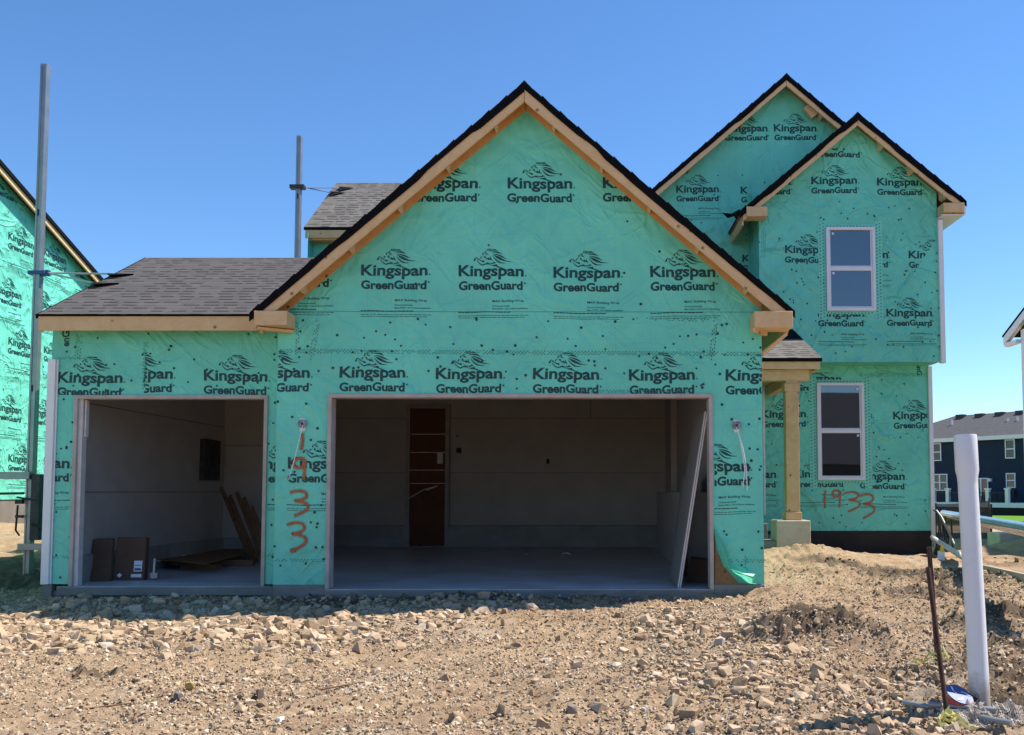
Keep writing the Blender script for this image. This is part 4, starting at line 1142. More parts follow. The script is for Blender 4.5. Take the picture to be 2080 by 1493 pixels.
# ------------------------------------------------------------------ loose things in the narrow bay
def carton(name, x, y, wd, dp, ht, rz, tilt, label, torn=False):
    e = empty(name, (x, y, 0.0), label, 'cardboard box')
    e.rotation_euler = (tilt, 0, rz)
    m = MB()
    m.raw([(-wd/2, 0, 0), (wd/2, 0, 0), (wd/2, dp, 0), (-wd/2, dp, 0), (-wd/2 + .01, 0, ht * (.97 if torn else 1)), (wd/2 - .015, 0, ht), (wd/2 - .015, dp, ht), (-wd/2 + .01, dp, ht * (.97 if torn else 1))],
          [(3, 2, 1, 0), (4, 5, 6, 7), (0, 1, 5, 4), (1, 2, 6, 5), (2, 3, 7, 6), (3, 0, 4, 7)])
    me = m.build('carton', M_card, None, bevel=.006); me.parent = e
    return e
def local(o, e): o.parent = e; o.location = (0, 0, 0); return o
pa = Vector((-6.40, 12.95, 0)); 
e1 = carton('cardboard_box', -6.68, 12.95, .27, .10, .60, R(8), R(-9), 'narrow torn cardboard carton leaning beside the left jamb inside the narrow bay', True)
m = MB(); m.raw([(-.115, -.03, 0), (.13, -.03, 0), (.12, -.03, .16), (.02, -.045, .20), (-.11, -.03, .16)], [(0, 1, 2, 3, 4)]); local(m.build('loose_flap', M_card), e1)
e2 = carton('cardboard_box', -6.36, 13.1, .42, .13, .60, R(5), R(-8), 'upright cardboard carton with white stickers leaning in the narrow bay')
m = MB(); m.box(.06, .17, -.004, -.0015, .12, .27); local(m.build('shipping_label', M_paper), e2)
m = MB(); m.box(.072, .16, -.006, -.0045, .20, .21); m.box(.072, .16, -.006, -.0045, .135, .165); local(m.build('label_print', M_bluepl), e2)
m = MB(); m.box(.03, .17, -.004, -.0015, .03, .085); local(m.build('warning_sticker', M_paper), e2)
m = MB(); m.box(.032, .168, -.006, -.0045, .032, .043); local(m.build('sticker_stripe', M_red), e2)
m = MB(); m.raw([(-.16, -.003, .07), (-.125, -.003, .035), (-.09, -.003, .07), (-.125, -.003, .105)], [(0, 1, 2, 3)]); local(m.build('warning_sticker', M_paper), e2)
ea = empty('door_hardware', (-6.02, 13.12, 0), 'pale metal door hardware standing beside the stickered carton', 'hardware')
m = MB(); m.beam((-6.02, 13.12, .02), (-6.015, 13.14, .30), .025, .025); m.box(-6.06, -5.96, 13.10, 13.16, .03, .10); m.build('bracket', M_steel, ea)
m = MB(); m.tube([(-6.03, 13.11, .27), (-5.92, 13.11, .265)], .006, 6); m.build('rod', M_steel, ea)
# strand board lying on the floor, propped a little
m = MB(); c = [Vector((hit(px, py, (0, 0, zz), Vector((0, 0, 1))))) for px, py, zz in ((283, 1135, .13), (418, 1147, .14), (545, 1112, .15), (470, 1091, .13), (378, 1103, .12))]
top = [p + Vector((0, 0, .016)) for p in c]
m.raw(c + top, [(4, 3, 2, 1, 0), (5, 6, 7, 8, 9)] + [(i, (i + 1) % 5, (i + 1) % 5 + 5, i + 5) for i in range(5)])
o = m.build('strand_board', M_osb, loc=(-5, 14, 0)); setp(o, 'sheet of strand board lying raised off the floor of the narrow bay', 'board')
m = MB(); m.beam(hit(368, 1128, (0, 0, .16), Vector((0, 0, 1))), hit(408, 1098, (0, 0, .165), Vector((0, 0, 1))), .13, .012); o = m.build('drywall_strip', M_drydge, loc=(-5, 14, .14)); setp(o, 'pale drywall offcut lying across the strand board', 'offcut')
for i, (y, x) in enumerate(((14.9, -6.1), (15.6, -5.8))):
    m = MB(); m.box(x - .3, x + .3, y - .045, y + .045, 0, .085 if i == 0 else .1); o = m.build('support_block', M_oldwood, loc=(x, y, 0)); setp(o, ('front' if i == 0 else 'rear') + ' lumber block under the raised strand board', 'lumber')
for i, (tx, ty, bx, yt, wd, lab) in enumerate(((449, 990, 510, 16.9, .07, 'leftmost leaning board in the narrow bay with the highest top'), (466, 1008, 522, 16.7, .08, 'second board of the leaning stack in the narrow bay'),
        (481, 1000, 535, 16.5, .06, 'third board of the leaning stack in the narrow bay'), (494, 1012, 548, 16.3, .10, 'fourth board of the leaning stack with a broad face'), (510, 1030, 560, 16.1, .08, 'rightmost and lowest leaning board in the narrow bay'))):
    t = P(tx, ty, yt); q = P(bx, 1140, yt - .5); q.z = .02
    m = MB(); m.beam(t, q, wd, .03, up=(.3, 1, .2)); o = m.build('leaning_board', M_oldwood, loc=q); setp(o, lab, 'board', 'boards leaning in the narrow bay')
# drywall sheets leaning on the right jamb of the wide opening
lean = empty('drywall_sheet', (1.3, 12.15, 0), 'front leaning drywall sheet with a pale edge by the right jamb of the wide opening', 'drywall sheet', 'drywall leaning in the wide bay')
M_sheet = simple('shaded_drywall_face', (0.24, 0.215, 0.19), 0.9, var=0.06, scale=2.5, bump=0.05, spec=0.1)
def sheet(root, x0, x1, zt, y0, y1, th):
    m = MB(); d = Vector((x1 - x0, 0, zt)).normalized(); nn = Vector((d.z, 0, -d.x))
    a0 = Vector((x0, y0, .005)); a1 = Vector((x1, y0, zt)); b0 = Vector((x0 , y1, .005)); b1 = Vector((x1, y1, zt))
    v = [a0, a0 + nn * th, a1 + nn * th, a1, b0, b0 + nn * th, b1 + nn * th, b1]
    m.raw(v, [(0, 1, 2, 3), (7, 6, 5, 4), (4, 0, 3, 7), (1, 5, 6, 2), (3, 2, 6, 7), (0, 4, 5, 1)])
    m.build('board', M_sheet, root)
    e = MB(); k = .006
    for q in (.15, .60):
        s = nn * (th * q); tt = nn * (th * .28)
        yy = Vector((0, -.003, 0))
        e.poly([a0 + s + yy, a0 + s + tt + yy, a1 + s + tt + yy, a1 + s + yy])
    e.build('board_edge', M_drydge, root)
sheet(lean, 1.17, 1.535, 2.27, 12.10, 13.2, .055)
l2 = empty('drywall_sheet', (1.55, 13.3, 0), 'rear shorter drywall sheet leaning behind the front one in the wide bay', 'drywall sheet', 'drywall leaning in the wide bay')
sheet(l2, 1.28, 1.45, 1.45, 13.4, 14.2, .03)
m = MB(); m.raw([(1.36, 12.75, 0), (1.72, 12.6, 0), (1.74, 13.0, 0), (1.42, 13.1, 0), (1.42, 12.8, .33), (1.74, 12.65, .30), (1.76, 12.98, .30), (1.46, 13.08, .33)], [(3, 2, 1, 0), (4, 5, 6, 7), (0, 1, 5, 4), (1, 2, 6, 5), (2, 3, 7, 6), (3, 0, 4, 7)])
o = m.build('cardboard_box', M_card, loc=(1.55, 12.85, 0)); setp(o, 'crumpled cardboard box on the floor behind the leaning drywall sheets', 'cardboard box')
for i, (px, py, lab) in enumerate(((1152, 1126, 'pale twisted scrap lying on the slab of the wide bay'), (1068, 1127, 'tiny white scrap on the slab left of the twisted one'))):
    p = hit(px, py, (0, 0, .01), Vector((0, 0, 1))); m = MB()
    m.tube([p + Vector((-.09, .02, .01)), p + Vector((-.02, 0, .03)), p + Vector((.05, -.03, .015)), p + Vector((.06, -.09, .0))] if i == 0 else [p + Vector((-.04, 0, .008)), p + Vector((.04, .02, .01))], .013, 6)
    o = m.build('scrap', M_drydge, loc=(p.x, p.y, 0)); setp(o, lab, 'scrap')

# ------------------------------------------------------------------ pump jack poles
def pole(x, y, z0, z1, label, w=.092):
    e = empty('scaffold_pole', (x, y, z0), label, 'scaffold pole', 'metal scaffold poles')
    m = MB()
    m.box(x - w/2, x + w/2, y - w/2, y + w/2, z0, z1)
    m.box(x - w/2 + .006, x - w*.16, y - w/2 - .010, y - w/2, z0, z1 - .02); m.box(x + w*.12, x + w/2 - .004, y - w/2 - .006, y - w/2, z0, z1 - .02)
    m.build('mast', M_steel, e, bevel=.004)
    for zz in (z0 + (z1 - z0) * .36, z0 + (z1 - z0) * .7):
        boxpart('mast_joint', M_steel_d, e, x - w*.14, x + w*.10, y - w/2 - .012, y - w/2 - .006, zz, zz + .10)
    return e
PXL, PYL = -8.47, 14.3
zb = gz(PXL, PYL)
ztop = P(92, 132, PYL).z
pl = pole(PXL, PYL, zb - .05, ztop, 'tall galvanised scaffold pole with a pump jack at its foot, left of the narrow bay', .105)
zc = P(85, 555, PYL).z
m = MB(); m.box(PXL - .13, PXL + .14, PYL - .075, PYL + .06, zc - .03, zc + .03); m.box(PXL + .06, PXL + .18, PYL - .05, PYL + .03, zc - .045, zc + .045); m.build('wall_bracket', M_blue, pl, bevel=.006)
def roof3(x, y): return RZ0 + (y - RY0) * (RZr - RZ0) / (RYr - RY0)
m = MB()
ends = []
for px, py in ((190, 582), (222, 563)):
    d = ray(px, py); t = 12.0 / d.y
    for _ in range(400):
        p = C0 + d * t
        if p.z <= roof3(p.x, p.y): break
        t += .01
    ends.append(p)
for p in ends:
    m.tube([(PXL + .15, PYL - .02, zc), p + Vector((0, 0, .05))], .014, 6)
m.build('brace', M_steel, pl)
for p in ends:
    m = MB(); q = p + Vector((.22, .12, 0)); q.z = roof3(q.x, q.y)
    a = p + Vector((-.04, 0, .06))
    m.raw([a, p + Vector((.05, -.14, .0)), q + Vector((.1, -.02, .015)), q + Vector((.02, .10, .02)), p + Vector((-.02, .10, .02))], [(0, 1, 2), (0, 2, 3), (0, 3, 4), (1, 4, 3, 2), (0, 4, 1)])
    m.build('roof_foot', M_felt, pl)
# pump jack at the foot
z1 = P(60, 966, PYL).z; z2 = P(60, 1110, PYL).z
m = MB(); m.box(PXL - 1.4, PXL + .05, PYL - .14, PYL - .07, z1 - .055, z1 + .055); m.build('platform_arm', M_steel, pl, bevel=.004)
m = MB(); m.box(PXL + .062, PXL + .20, PYL - .11, PYL + .05, z2 + .10, z1 + .02); m.build('jack_frame', M_steel_d, pl, bevel=.006)
m = MB(); m.box(PXL - .09, PXL + .32, PYL - .15, PYL - .075, z2 - .05, z2 + .05); m.build('lower_arm', M_steel, pl, bevel=.004)
m = MB(); m.tube([(PXL - .13, PYL - .1, z1 - .45), (PXL - .15, PYL - .1, z2 + .25), (PXL - .09, PYL - .1, z2 + .17)], .015, 6); m.tube([(PXL + .1, PYL - .12, z2 + .34), (PXL + .36, PYL - .12, z2 + .28)], .018, 6); m.tube([(PXL - .15, PYL - .1, z1 - .33), (PXL + .28, PYL - .1, z1 - .40)], .016, 6); m.box(PXL - .16, PXL - .05, PYL - .13, PYL - .06, z1 - .43, z1 - .36); m.box(PXL - .15, PXL - .05, PYL - .13, PYL - .06, z1 - .64, z1 - .60); m.build('crank', M_black, pl)
m = MB(); m.tube([(PXL - .5, PYL - .1, z1 + .055), (PXL - .5, PYL - .1, z1 + .13), (PXL - .62, PYL - .1, z1 + .13)], .008, 5); m.tube([(PXL - .9, PYL + .3, z1 - .28), (PXL - .28, PYL + .3, z1 - .27)], .02, 6); m.build('safety_rail', M_steel_d, pl)
q = P(611, 520, 17.45); qt = P(622, 277, 17.45)
p2 = pole(-5.45, 17.45, 3.9, qt.z, 'slim galvanised scaffold pole rising behind the narrow bay roof', .095)
zc2 = P(615, 381, 17.45).z
m = MB(); m.box(-5.6, -5.33, 17.36, 17.5, zc2 - .035, zc2 + .035); m.build('wall_bracket', M_steel_d, p2)
def roof2(y): return bz0 + (y - by0) * (bzr - bz0) / (byr - by0)
m = MB()
for px, py in ((672, 395), (690, 385)):
    d = ray(px, py); t = 17.9 / d.y
    for _ in range(400):
        p = C0 + d * t
        if p.z <= roof2(p.y): break
        t += .01
    m.tube([(-5.32, 17.45, zc2), p + Vector((0, 0, .04))], .012, 6)
    q = p + Vector((.3, .05, 0)); q.z = roof2(q.y) + .02
    m2 = MB(); m2.raw([p + Vector((-.03, 0, .07)), p + Vector((.05, -.14, -.06)), q, p + Vector((.0, .10, .1))], [(0, 1, 2), (0, 2, 3), (1, 3, 2), (0, 3, 1)]); m2.build('roof_foot', M_felt, p2)
m.build('brace', M_steel, p2)

# ------------------------------------------------------------------ neighbouring house at the left: gable end facing right
LX = -11.5
NB = empty('house', (LX - 4, 18, .85), 'sunlit gable end of a neighbouring house in bright green wrap at the far left', 'house')
qa, qb = onx(0, 322, LX + .235), onx(209, 564, LX + .235)
NS = (qa.z - qb.z) / (qb.y - qa.y)
def lz(y): return qa.z - .09 - NS * (y - qa.y)
yr = 13.5; zr = lz(yr)
m = MB()
m.poly([(LX, 9.0, 1.07), (LX, 26.5, 1.07), (LX, 26.5, lz(26.5)), (LX, yr, zr), (LX, 9.0, zr - NS * 4.5)], 0)
def onl(y, z): return (LX + .004, y, z)
def UVL(px, py): p = onx(px, py, LX); return (p.y, p.z)
lc = (18.4, lz(18.4) - .12, NS, 1)
rows = {}
for ky in range(-3, 8):
    for kz, (pxr, pyr) in enumerate(((17, 485), (17, 600), (17, 698), (17, 836), (17, 937))):
        y, z = UVL(pxr, pyr); y += ky * 1.22 + (.0 if kz in (0, 2, 4) else -.42)
        put_logo(m, y, z, onl, (lc,), small=True)
for kz in range(2):
    y, z = UVL(17, 387); put_logo(m, y - .55 - 1.22 * kz, z, onl, (lc,), False)
za = UVL(90, 575)[1]; hatch(m, (14, za), (24, za), lambda y, z: (LX + .005, y, z), 3, .03); zb2 = UVL(40, 775)[1]; hatch(m, (14, zb2), (24, zb2), lambda y, z: (LX + .005, y, z), 3, .03)
dots(m, [(15, 26, 1.2, 6.0, 130)], lambda y, z: (LX + .006, y, z), seed=31, r=.018)
m.poly([(LX, 9, 1.07), (LX - 9, 9, 1.07), (LX - 9, 9, 7), (LX, 9, 7)], 0)
m.poly([(LX, 26.5, 1.07), (LX - 9, 26.5, 1.07), (LX - 9, 26.5, 4.7), (LX, 26.5, 4.7)], 0)
M_wrap_creased = wrap_material('green_building_wrap_creased', WRAP_C, 0.9)  # same green as the other walls, only stronger creases
m.build('wrapped_wall', [M_wrap_creased, M_print, M_hatch, M_tape], NB)
m = MB(); m.box(LX - 9, LX - .02, 9.02, 26.48, -.2, 1.06); m.build('foundation', concrete_material('brown_grey_foundation', (.22, .185, .165)), NB)
m = MB()
for s in (-1, 1):
    ye = 27 if s > 0 else 8.5
    ze = zr - NS * abs(ye - yr)
    slope_quad(m, [(LX + .22, yr, zr + .10), (LX + .22, ye, ze + .10), (LX - 9, ye, ze + .10), (LX - 9, yr, zr + .10)][::s], 'x')
m.prismx([(8.5, zr - NS * 5 + .09), (yr, zr + .09), (27, lz(27) + .09), (27, lz(27) + .0), (yr, zr + .0), (8.5, zr - NS * 5)], LX + .15, LX + .235, 2)
m.build('roof', [M_shingle, M_wood_d, M_felt], NB)
m = MB(); m.prismx([(8.55, zr - NS * 4.95 - .0), (yr, zr - .0), (26.9, lz(26.9) - .0), (26.9, lz(26.9) - .11), (yr, zr - .11), (8.55, zr - NS * 4.95 - .11)], LX + .16, LX + .20); m.build('rake_board', M_wood, NB)

# ------------------------------------------------------------------ neighbouring house at the right: its gable end faces left, only the eave corner shows
RX = 13.17
RB = empty('house', (RX + 4, 20, 0), 'dark navy house with white trim, only its eave corner showing at the right edge', 'house')
def rz(y): return 6.06 + .41 * (28.9 - y)
m = MB(); m.poly([(RX, 12.0, -.2), (RX, 28.0, -.2), (RX, 28.0, rz(28) - .12), (RX, 20.4, rz(20.4) - .12), (RX, 12.0, rz(28.8) - .12)], 0)
m.poly([(RX, 28, -.2), (RX + 9, 28, -.2), (RX + 9, 28, 6.2), (RX, 28, 6.2)], 0); m.poly([(RX, 12, -.2), (RX + 9, 12, -.2), (RX + 9, 12, 6.2), (RX, 12, 6.2)], 0); m.poly([(RX + 9, 12, -.2), (RX + 9, 28, -.2), (RX + 9, 28, 6.2), (RX + 9, 20.4, 9.4), (RX + 9, 12, 6.2)], 0)
m.build('siding', M_navy_d, RB)
m = MB()
m.prismx([(28.9, rz(28.9)), (20.4, rz(20.4)), (11.5, rz(29.3)), (11.5, rz(29.3) - .05), (20.4, rz(20.4) - .05), (28.9, rz(28.9) - .05)], RX - .21, RX + 9.4)
m.build('roof', M_felt, RB)
m = MB(); m.prismx([(28.85, rz(28.9) - .052), (20.4, rz(20.4) - .052), (20.4, rz(20.4) - .30), (28.85, rz(28.9) - .30)], RX - .195, RX - .165); m.box(RX - .163, RX + .0, 28.035, 28.85, rz(28.9) - .36, rz(28.9) - .245); m.build('rake_fascia', M_trimw, RB)
m = MB(); m.raw([(RX - .165, 28.85, rz(28.9) - .24), (RX - .01, 28.85, rz(28.9) - .24), (RX - .01, 20.4, rz(20.4) - .24), (RX - .165, 20.4, rz(20.4) - .24)], [(0, 1, 2, 3)]); m.build('soffit', M_trimw, RB)
m = MB(); m.box(RX - .03, RX - .002, 27.72, 28.03, -.2, rz(28) - .33); m.box(RX - .001, RX + .25, 28.002, 28.03, -.2, rz(28) - .33); m.build('corner_trim', M_trimw, RB)

# ------------------------------------------------------------------ the navy house in the distance, with a deck
BH = empty('house', (32, 73, -.6), 'navy blue house with grey roof and a rear deck, in the distance beyond the lots', 'house')
bc = Vector((28.3, 76.3, 0)); bd = Vector((4.3, -6.3, 0)).normalized(); bn = Vector((bd.y, -bd.x, 0))
if bn.y > 0: bn = -bn
def bw(u, out, z): p = bc + bd * u + bn * out; return Vector((p.x, p.y, z))
def bpix(px, py, out=0.0):
    p = hit(px, py, bc + bn * out, bn); return ((p - bc).dot(bd), p.z)
ze = bpix(1985, 888)[1]; zrdg = 9.1; U0, U1, DP = -11, 17, 9.0
GB = -.65
m = MB()
def bq(mb, u0, u1, z0, z1, out, mi=0): mb.poly([bw(u0, out, z0), bw(u1, out, z0), bw(u1, out, z1), bw(u0, out, z1)], mi)
def bbox(mb, u0, u1, o0, o1, z0, z1, mi=0):
    v = [bw(u, o, z) for z in (z0, z1) for o in (o0, o1) for u in (u0, u1)]
    mb.raw(v, [(0, 1, 3, 2), (4, 6, 7, 5), (0, 4, 5, 1), (2, 3, 7, 6), (0, 2, 6, 4), (1, 5, 7, 3)], mi)
bbox(m, U0, U1, -DP, 0, GB, ze)
m.build('siding', M_navy, BH)
uh0, zh0 = bpix(1895, 868, .4)
m = MB(); ur = bpix(1940, 845, -4.5)[0]; zrdg = bpix(1990, 841, -4.5)[1]
pa_, pb_, pc_, pd_ = bw(ur - 4.9, .4, ze), bw(U1, .4, ze), bw(U1, -4.5, zrdg), bw(ur, -4.5, zrdg)
m.raw([pa_, pb_, pc_, pd_, bw(ur - 4.9, -DP - .4, ze), bw(U1, -DP - .4, ze)], [(0, 1, 2, 3), (0, 3, 4), (4, 3, 2, 5)])
n = NT('distant_grey_shingles'); f = n.noise(n.coord(scale=(1, 1, 3)), 5, 6, 0.75); M_far = n.out(n.ramp(f, [(.35, (.075, .075, .08)), (.65, (.125, .122, .125))]), None, .95, 0, .1)
m.build('roof', M_far, BH)
m = MB(); bbox(m, ur - 4.9, U1, .35, .5, ze - .28, ze + .02); m.build('gutter', M_trimw, BH)
def bwin(a, b, c, d, rows=2, cols=1, nm='window'):
    u0, z1 = bpix(a, b); u1, z0 = bpix(c, d); m = MB(); t = .075
    bbox(m, u0, u1, .02, .09, z0, z0 + t); bbox(m, u0, u1, .02, .09, z1 - t, z1); bbox(m, u0, u0 + t, .02, .09, z0 + t, z1 - t); bbox(m, u1 - t, u1, .02, .09, z0 + t, z1 - t)
    if rows == 2: bbox(m, u0 + t, u1 - t, .02, .08, (z0 + z1) / 2 - .04, (z0 + z1) / 2 + .04)
    if cols == 2: bbox(m, (u0 + u1) / 2 - .06, (u0 + u1) / 2 + .06, .02, .085, z0 + t, z1 - t)
    wn = m.build(nm, M_trimw, BH); g = MB(); bq(g, u0 + t, u1 - t, z0 + t, z1 - t, .03); g.build('pane', M_glass_far, wn)
bwin(1893, 901, 1913, 936); bwin(2042, 893, 2063, 931); bwin(1894, 963, 1926, 997, 2, 2); bwin(2044, 961, 2064, 991)
bwin(1979, 971, 2009, 1022, 1, 2, 'patio_door')
m = MB(); u, z = bpix(2013, 975); bbox(m, u - .1, u + .1, .02, .25, z - .12, z + .12); m.build('wall_light', M_trimw, BH)
for px, py0, py1 in ((1934, 853, 868), (2047, 849, 862), (2067, 846, 859)):
    u, z1 = bpix(px, py0, -2.5); z0 = bpix(px, py1, -2.5)[1]; m = MB(); p = bw(u, -2.5, z0 - .3); m.tube([p, bw(u, -2.5, z1)], .085, 8); m.build('vent_pipe', M_trimw, BH)
for px, py in ((1951, 845), (1990, 843), (2031, 840), (2073, 837)):
    u, z = bpix(px, py, -4.0); m = MB(); bbox(m, u - .35, u + .35, -4.3, -3.8, z - .35, z + .12); m.build('roof_vent', M_black, BH)
# deck
zd = bpix(1990, 1021, 3.0)[1]
m = MB(); ud0, ud1 = bpix(1890, 1020, 3.0)[0], bpix(2078, 1020, 3.0)[0] + 1; bbox(m, ud0, ud1, 0.1, 3.0, zd - .34, zd); deck = m.build('deck', M_trimw, BH)
m = MB(); bbox(m, ud0 + .4, ud1 - .4, .2, 2.7, GB, zd - .34); m.build('underdeck_shade', M_dark, deck)  # near-black box stands in for the shade under the deck
m = MB()
for px in (1897, 1925, 2006, 2046):
    u, z = bpix(px, 995, 2.9); m = MB(); bbox(m, u - .13, u + .13, 2.75, 3.0, zd, z + .02); bbox(m, u - .18, u + .18, 2.70, 3.05, z + .02, z + .12); m.build('deck_post', M_trimw, deck)
m = MB(); zt = bpix(1990, 1000, 2.9)[1]; uE = bpix(2046, 995, 2.9)[0]; bbox(m, ud0, uE, 2.85, 2.92, zt - .06, zt)
k = ud0
while k < uE: bbox(m, k, k + .03, 2.87, 2.90, zd + .05, zt - .06); k += .16
m.build('railing', M_black, deck)
tb = MB(); u = bpix(2022, 1010, 1.8)[0]; bbox(tb, u - .7, u + .7, 1.2, 2.2, zd + .68, zd + .73); bbox(tb, u - .06, u + .06, 1.64, 1.76, zd, zd + .68); bbox(tb, u - .4, u + .4, 1.4, 2.0, zd, zd + .04)
o = tb.build('patio_table', M_black, loc=bw(u, 1.7, zd)); setp(o, 'black round-foot patio table on the distant deck', 'table')
for du, lab in ((-1.3, 'black patio chair on the distant deck, left of the table'), (1.3, 'black patio chair on the distant deck, right of the table')):
    cb = MB(); uu = u + du; s = 1 if du > 0 else -1
    bbox(cb, uu - .25, uu + .25, 1.45, 1.95, zd + .42, zd + .46); bbox(cb, uu + s * .22 - .03, uu + s * .22 + .03, 1.45, 1.95, zd + .46, zd + .95)
    for a in (-.22, .22):
        for b in (1.47, 1.93): bbox(cb, uu + a - .02, uu + a + .02, b - .02, b + .02, zd, zd + .42)
    o = cb.build('patio_chair', M_black, loc=bw(uu, 1.7, zd)); setp(o, lab, 'chair')
# lawn behind
n = NT('green_lawn'); f = n.noise(n.coord(), 3, 6, .7); f2 = n.noise(n.coord(), .25, 3)
M_lawn = n.out(n.mix(n.math('MULTIPLY', f2, .5), n.ramp(f, [(.3, (.07, .17, .014)), (.7, (.15, .30, .03))]), (.11, .23, .02)), n.bump(f, .6, .1), .9, 0, .1)
m = MB(); gx = np.linspace(16, 60, 23); gy = np.linspace(41, 72, 16)
LZ = ground_z(*[a.ravel() for a in np.meshgrid(gx, gy)]).reshape(16, 23) + .05
for j in range(15):
    for i in range(22):
        m.poly([(gx[i], gy[j], LZ[j, i]), (gx[i+1], gy[j], LZ[j, i+1]), (gx[i+1], gy[j+1], LZ[j+1, i+1]), (gx[i], gy[j+1], LZ[j+1, i])])
o = m.build('lawn', M_lawn); setp(o, kind='structure')
# house across the street, mirrored in the lower window
m = MB(); AH = empty('house', (18, -26, -.4), 'plain grey house across the street, mirrored in the lower window', 'house')
m.box(6, 30, -34, -24, -.4, 3.3); m.build('siding', simple('grey_siding', (.022, .028, .038), .7, scale=1.5), AH)
m = MB(); m.prismx([(-22.4, 2.9), (-29, 8.0), (-35.6, 2.9)], 5.5, 30.5); m.build('roof', simple('dark_roof', (.026, .030, .038), .95, bump=.3), AH)

# ------------------------------------------------------------------ things on the right of the lot
def at_h(px, py, Yd): return P(px, py, Yd)
n = NT('mud_smudged_pvc'); v = n.coord(); f = n.noise(v, 7, 5, .7); f2 = n.noise(v, 2.2, 3)
sp = n.n('SeparateXYZ'); n.L(v, sp.inputs[0])
hz = n.ramp(n.math('ADD', n.math('MULTIPLY', n.math('SUBTRACT', 0.22, sp.outputs[2]), 2.6), f), [(0.62, 0.0), (0.95, 1.0)])
c_ = n.mix(n.math('MULTIPLY', n.ramp(f2, [(.5, 0.0), (.75, 1.0)]), .25), (0.72, 0.72, 0.74), (0.55, 0.50, 0.44))
c_ = n.mix(n.math('MULTIPLY', n.ramp(f, [(.60, 0.0), (.66, 1.0)]), .35), c_, (0.52, 0.47, 0.40))
M_pvcd = n.out(n.mix(n.math('MULTIPLY', hz, .75), c_, (0.36, 0.27, 0.18)), None, n.ramp(f, [(.3, .32), (.7, .55)]))
g = G(1990, 1423); top = P(1960.5, 884, g.y + .12)
e = empty('standpipe', g, 'thick white plastic standpipe with a belled top standing in dirt at the right', 'pipe')
ax = (top - g).normalized(); Lp = (top - g).length
m = MB(); m.tube([g - ax * .15, g + ax * (Lp - .30)], .0585, 28, caps=False); m.build('pipe', M_pvcd, e, smooth=True)
m = MB(); m.tube([g + ax * (Lp - .302), g + ax * (Lp - .26), g + ax * (Lp - .22), g + ax * (Lp - .012), g + ax * Lp, g + ax * Lp, g + ax * (Lp - .28)], [.0585, .0605, .0685, .0685, .0665, .0585, .0575], 28, caps=False); m.build('bell', M_pvc, e, smooth=True)
# stakes
def stake(b, t, w, label):
    e = empty('stake', b, label, 'stake', 'rusty grade stakes'); m = MB(); d = (t - b).normalized()
    m.beam(b - d * .12, t, w, w * .28); m.beam(b - d * .12 + Vector((0, -w * .3, 0)), t + Vector((0, -w * .3, 0)), w * .28, w * .6); m.build('post', M_rust, e); return e
b1 = G(1927, 1479); t1 = P(1885, 1153, b1.y + .12); stake(b1, t1, .031, 'leaning rusty steel stake in front, beside the white standpipe')
b2 = G(1905, 1350); t2 = P(1887, 1111, b2.y); stake(b2, t2, .033, 'upright rusty steel stake standing behind the leaning one')
def ribbon(base, n, spread, seed, label):
    r = random.Random(seed); m = MB()
    for _ in range(n):
        a = r.uniform(0, 6.28); L = r.uniform(.4, 1) * spread; pts = []
        for k in range(6):
            t = k / 5; x = base.x + math.cos(a + t * 1.1) * L * t; y = base.y + math.sin(a + t * 1.1) * L * t * .7
            h = (.10 * (1 - t) + .02) * r.uniform(.6, 1.4)
            pts.append(Vector((x, y, gz(x, y) + h)))
        for k in range(5):
            u = Vector((r.uniform(-.3, .3), r.uniform(-.3, .3), 1)).normalized() * .011
            m.poly([pts[k] - u, pts[k + 1] - u * .8, pts[k + 1] + u, pts[k] + u])
    for k in range(3):
        m.tube([base + Vector((0, 0, .02 + .03 * k)) + Vector((.028 * math.cos(j * 1.05), .028 * math.sin(j * 1.05), .008 * (j % 2))) for j in range(7)], .009, 5)
    o = m.build('caution_tape', M_yellow, loc=base); setp(o, label, 'tape')
ribbon(b2, 6, .22, 3, 'torn yellow caution tape tangled round the foot of the rear stake')
ribbon(b1 + Vector((.0, -.02, .0)), 6, .18, 9, 'torn yellow caution tape round the foot of the front stake')
# conduits, tape reel, film
def rod(name, a, b, r, mat, label, cat, n=10, group=None, sag=0):
    a = Vector(a); b = Vector(b); m = MB(); m.tube([a, (a + b) / 2 - Vector((0, 0, sag)), b], r, n); o = m.build(name, mat, loc=a, smooth=True); setp(o, label, cat, group); return o
a = G(1836, 1437); b = G(2000, 1478); rod('conduit', a + Vector((0, 0, .03)), b + Vector((0, -.0, .03)) + (b - a) * .3, .016, M_conduit, 'grey conduit with its open end farthest left on the dirt', 'conduit', group='grey conduits')
a = G(1886, 1448); b = G(2000, 1462); rod('conduit', a + Vector((0, 0, .05)), b + Vector((0, 0, .045)) + (b - a) * .2, .016, M_conduit, 'grey conduit lying behind the longer one against the tape reel', 'conduit', group='grey conduits')
c = G(1946, 1443); e = empty('tape_reel', c, 'round red and blue reel of film lying tilted by the stake', 'reel')
rot = Matrix.Rotation(R(30), 4, 'X') @ Matrix.Rotation(R(14), 4, 'Y')
def disc(rad, z0, z1, mi, m):
    vs = [Vector((rad * math.cos(t * math.pi / 14), rad * math.sin(t * math.pi / 14), z)) for z in (z0, z1) for t in range(28)]
    m.raw([(rot @ v) + c + Vector((0, 0, .075)) for v in vs], [tuple(reversed(range(28))), tuple(range(28, 56))] + [(i, (i + 1) % 28, (i + 1) % 28 + 28, i + 28) for i in range(28)], mi)
m = MB(); disc(.085, -.03, .02, 0, m); m.build('core', M_red, e, smooth=True)
m = MB(); disc(.080, .0205, .026, 0, m); m.build('face', M_bluepl, e)
m = MB()
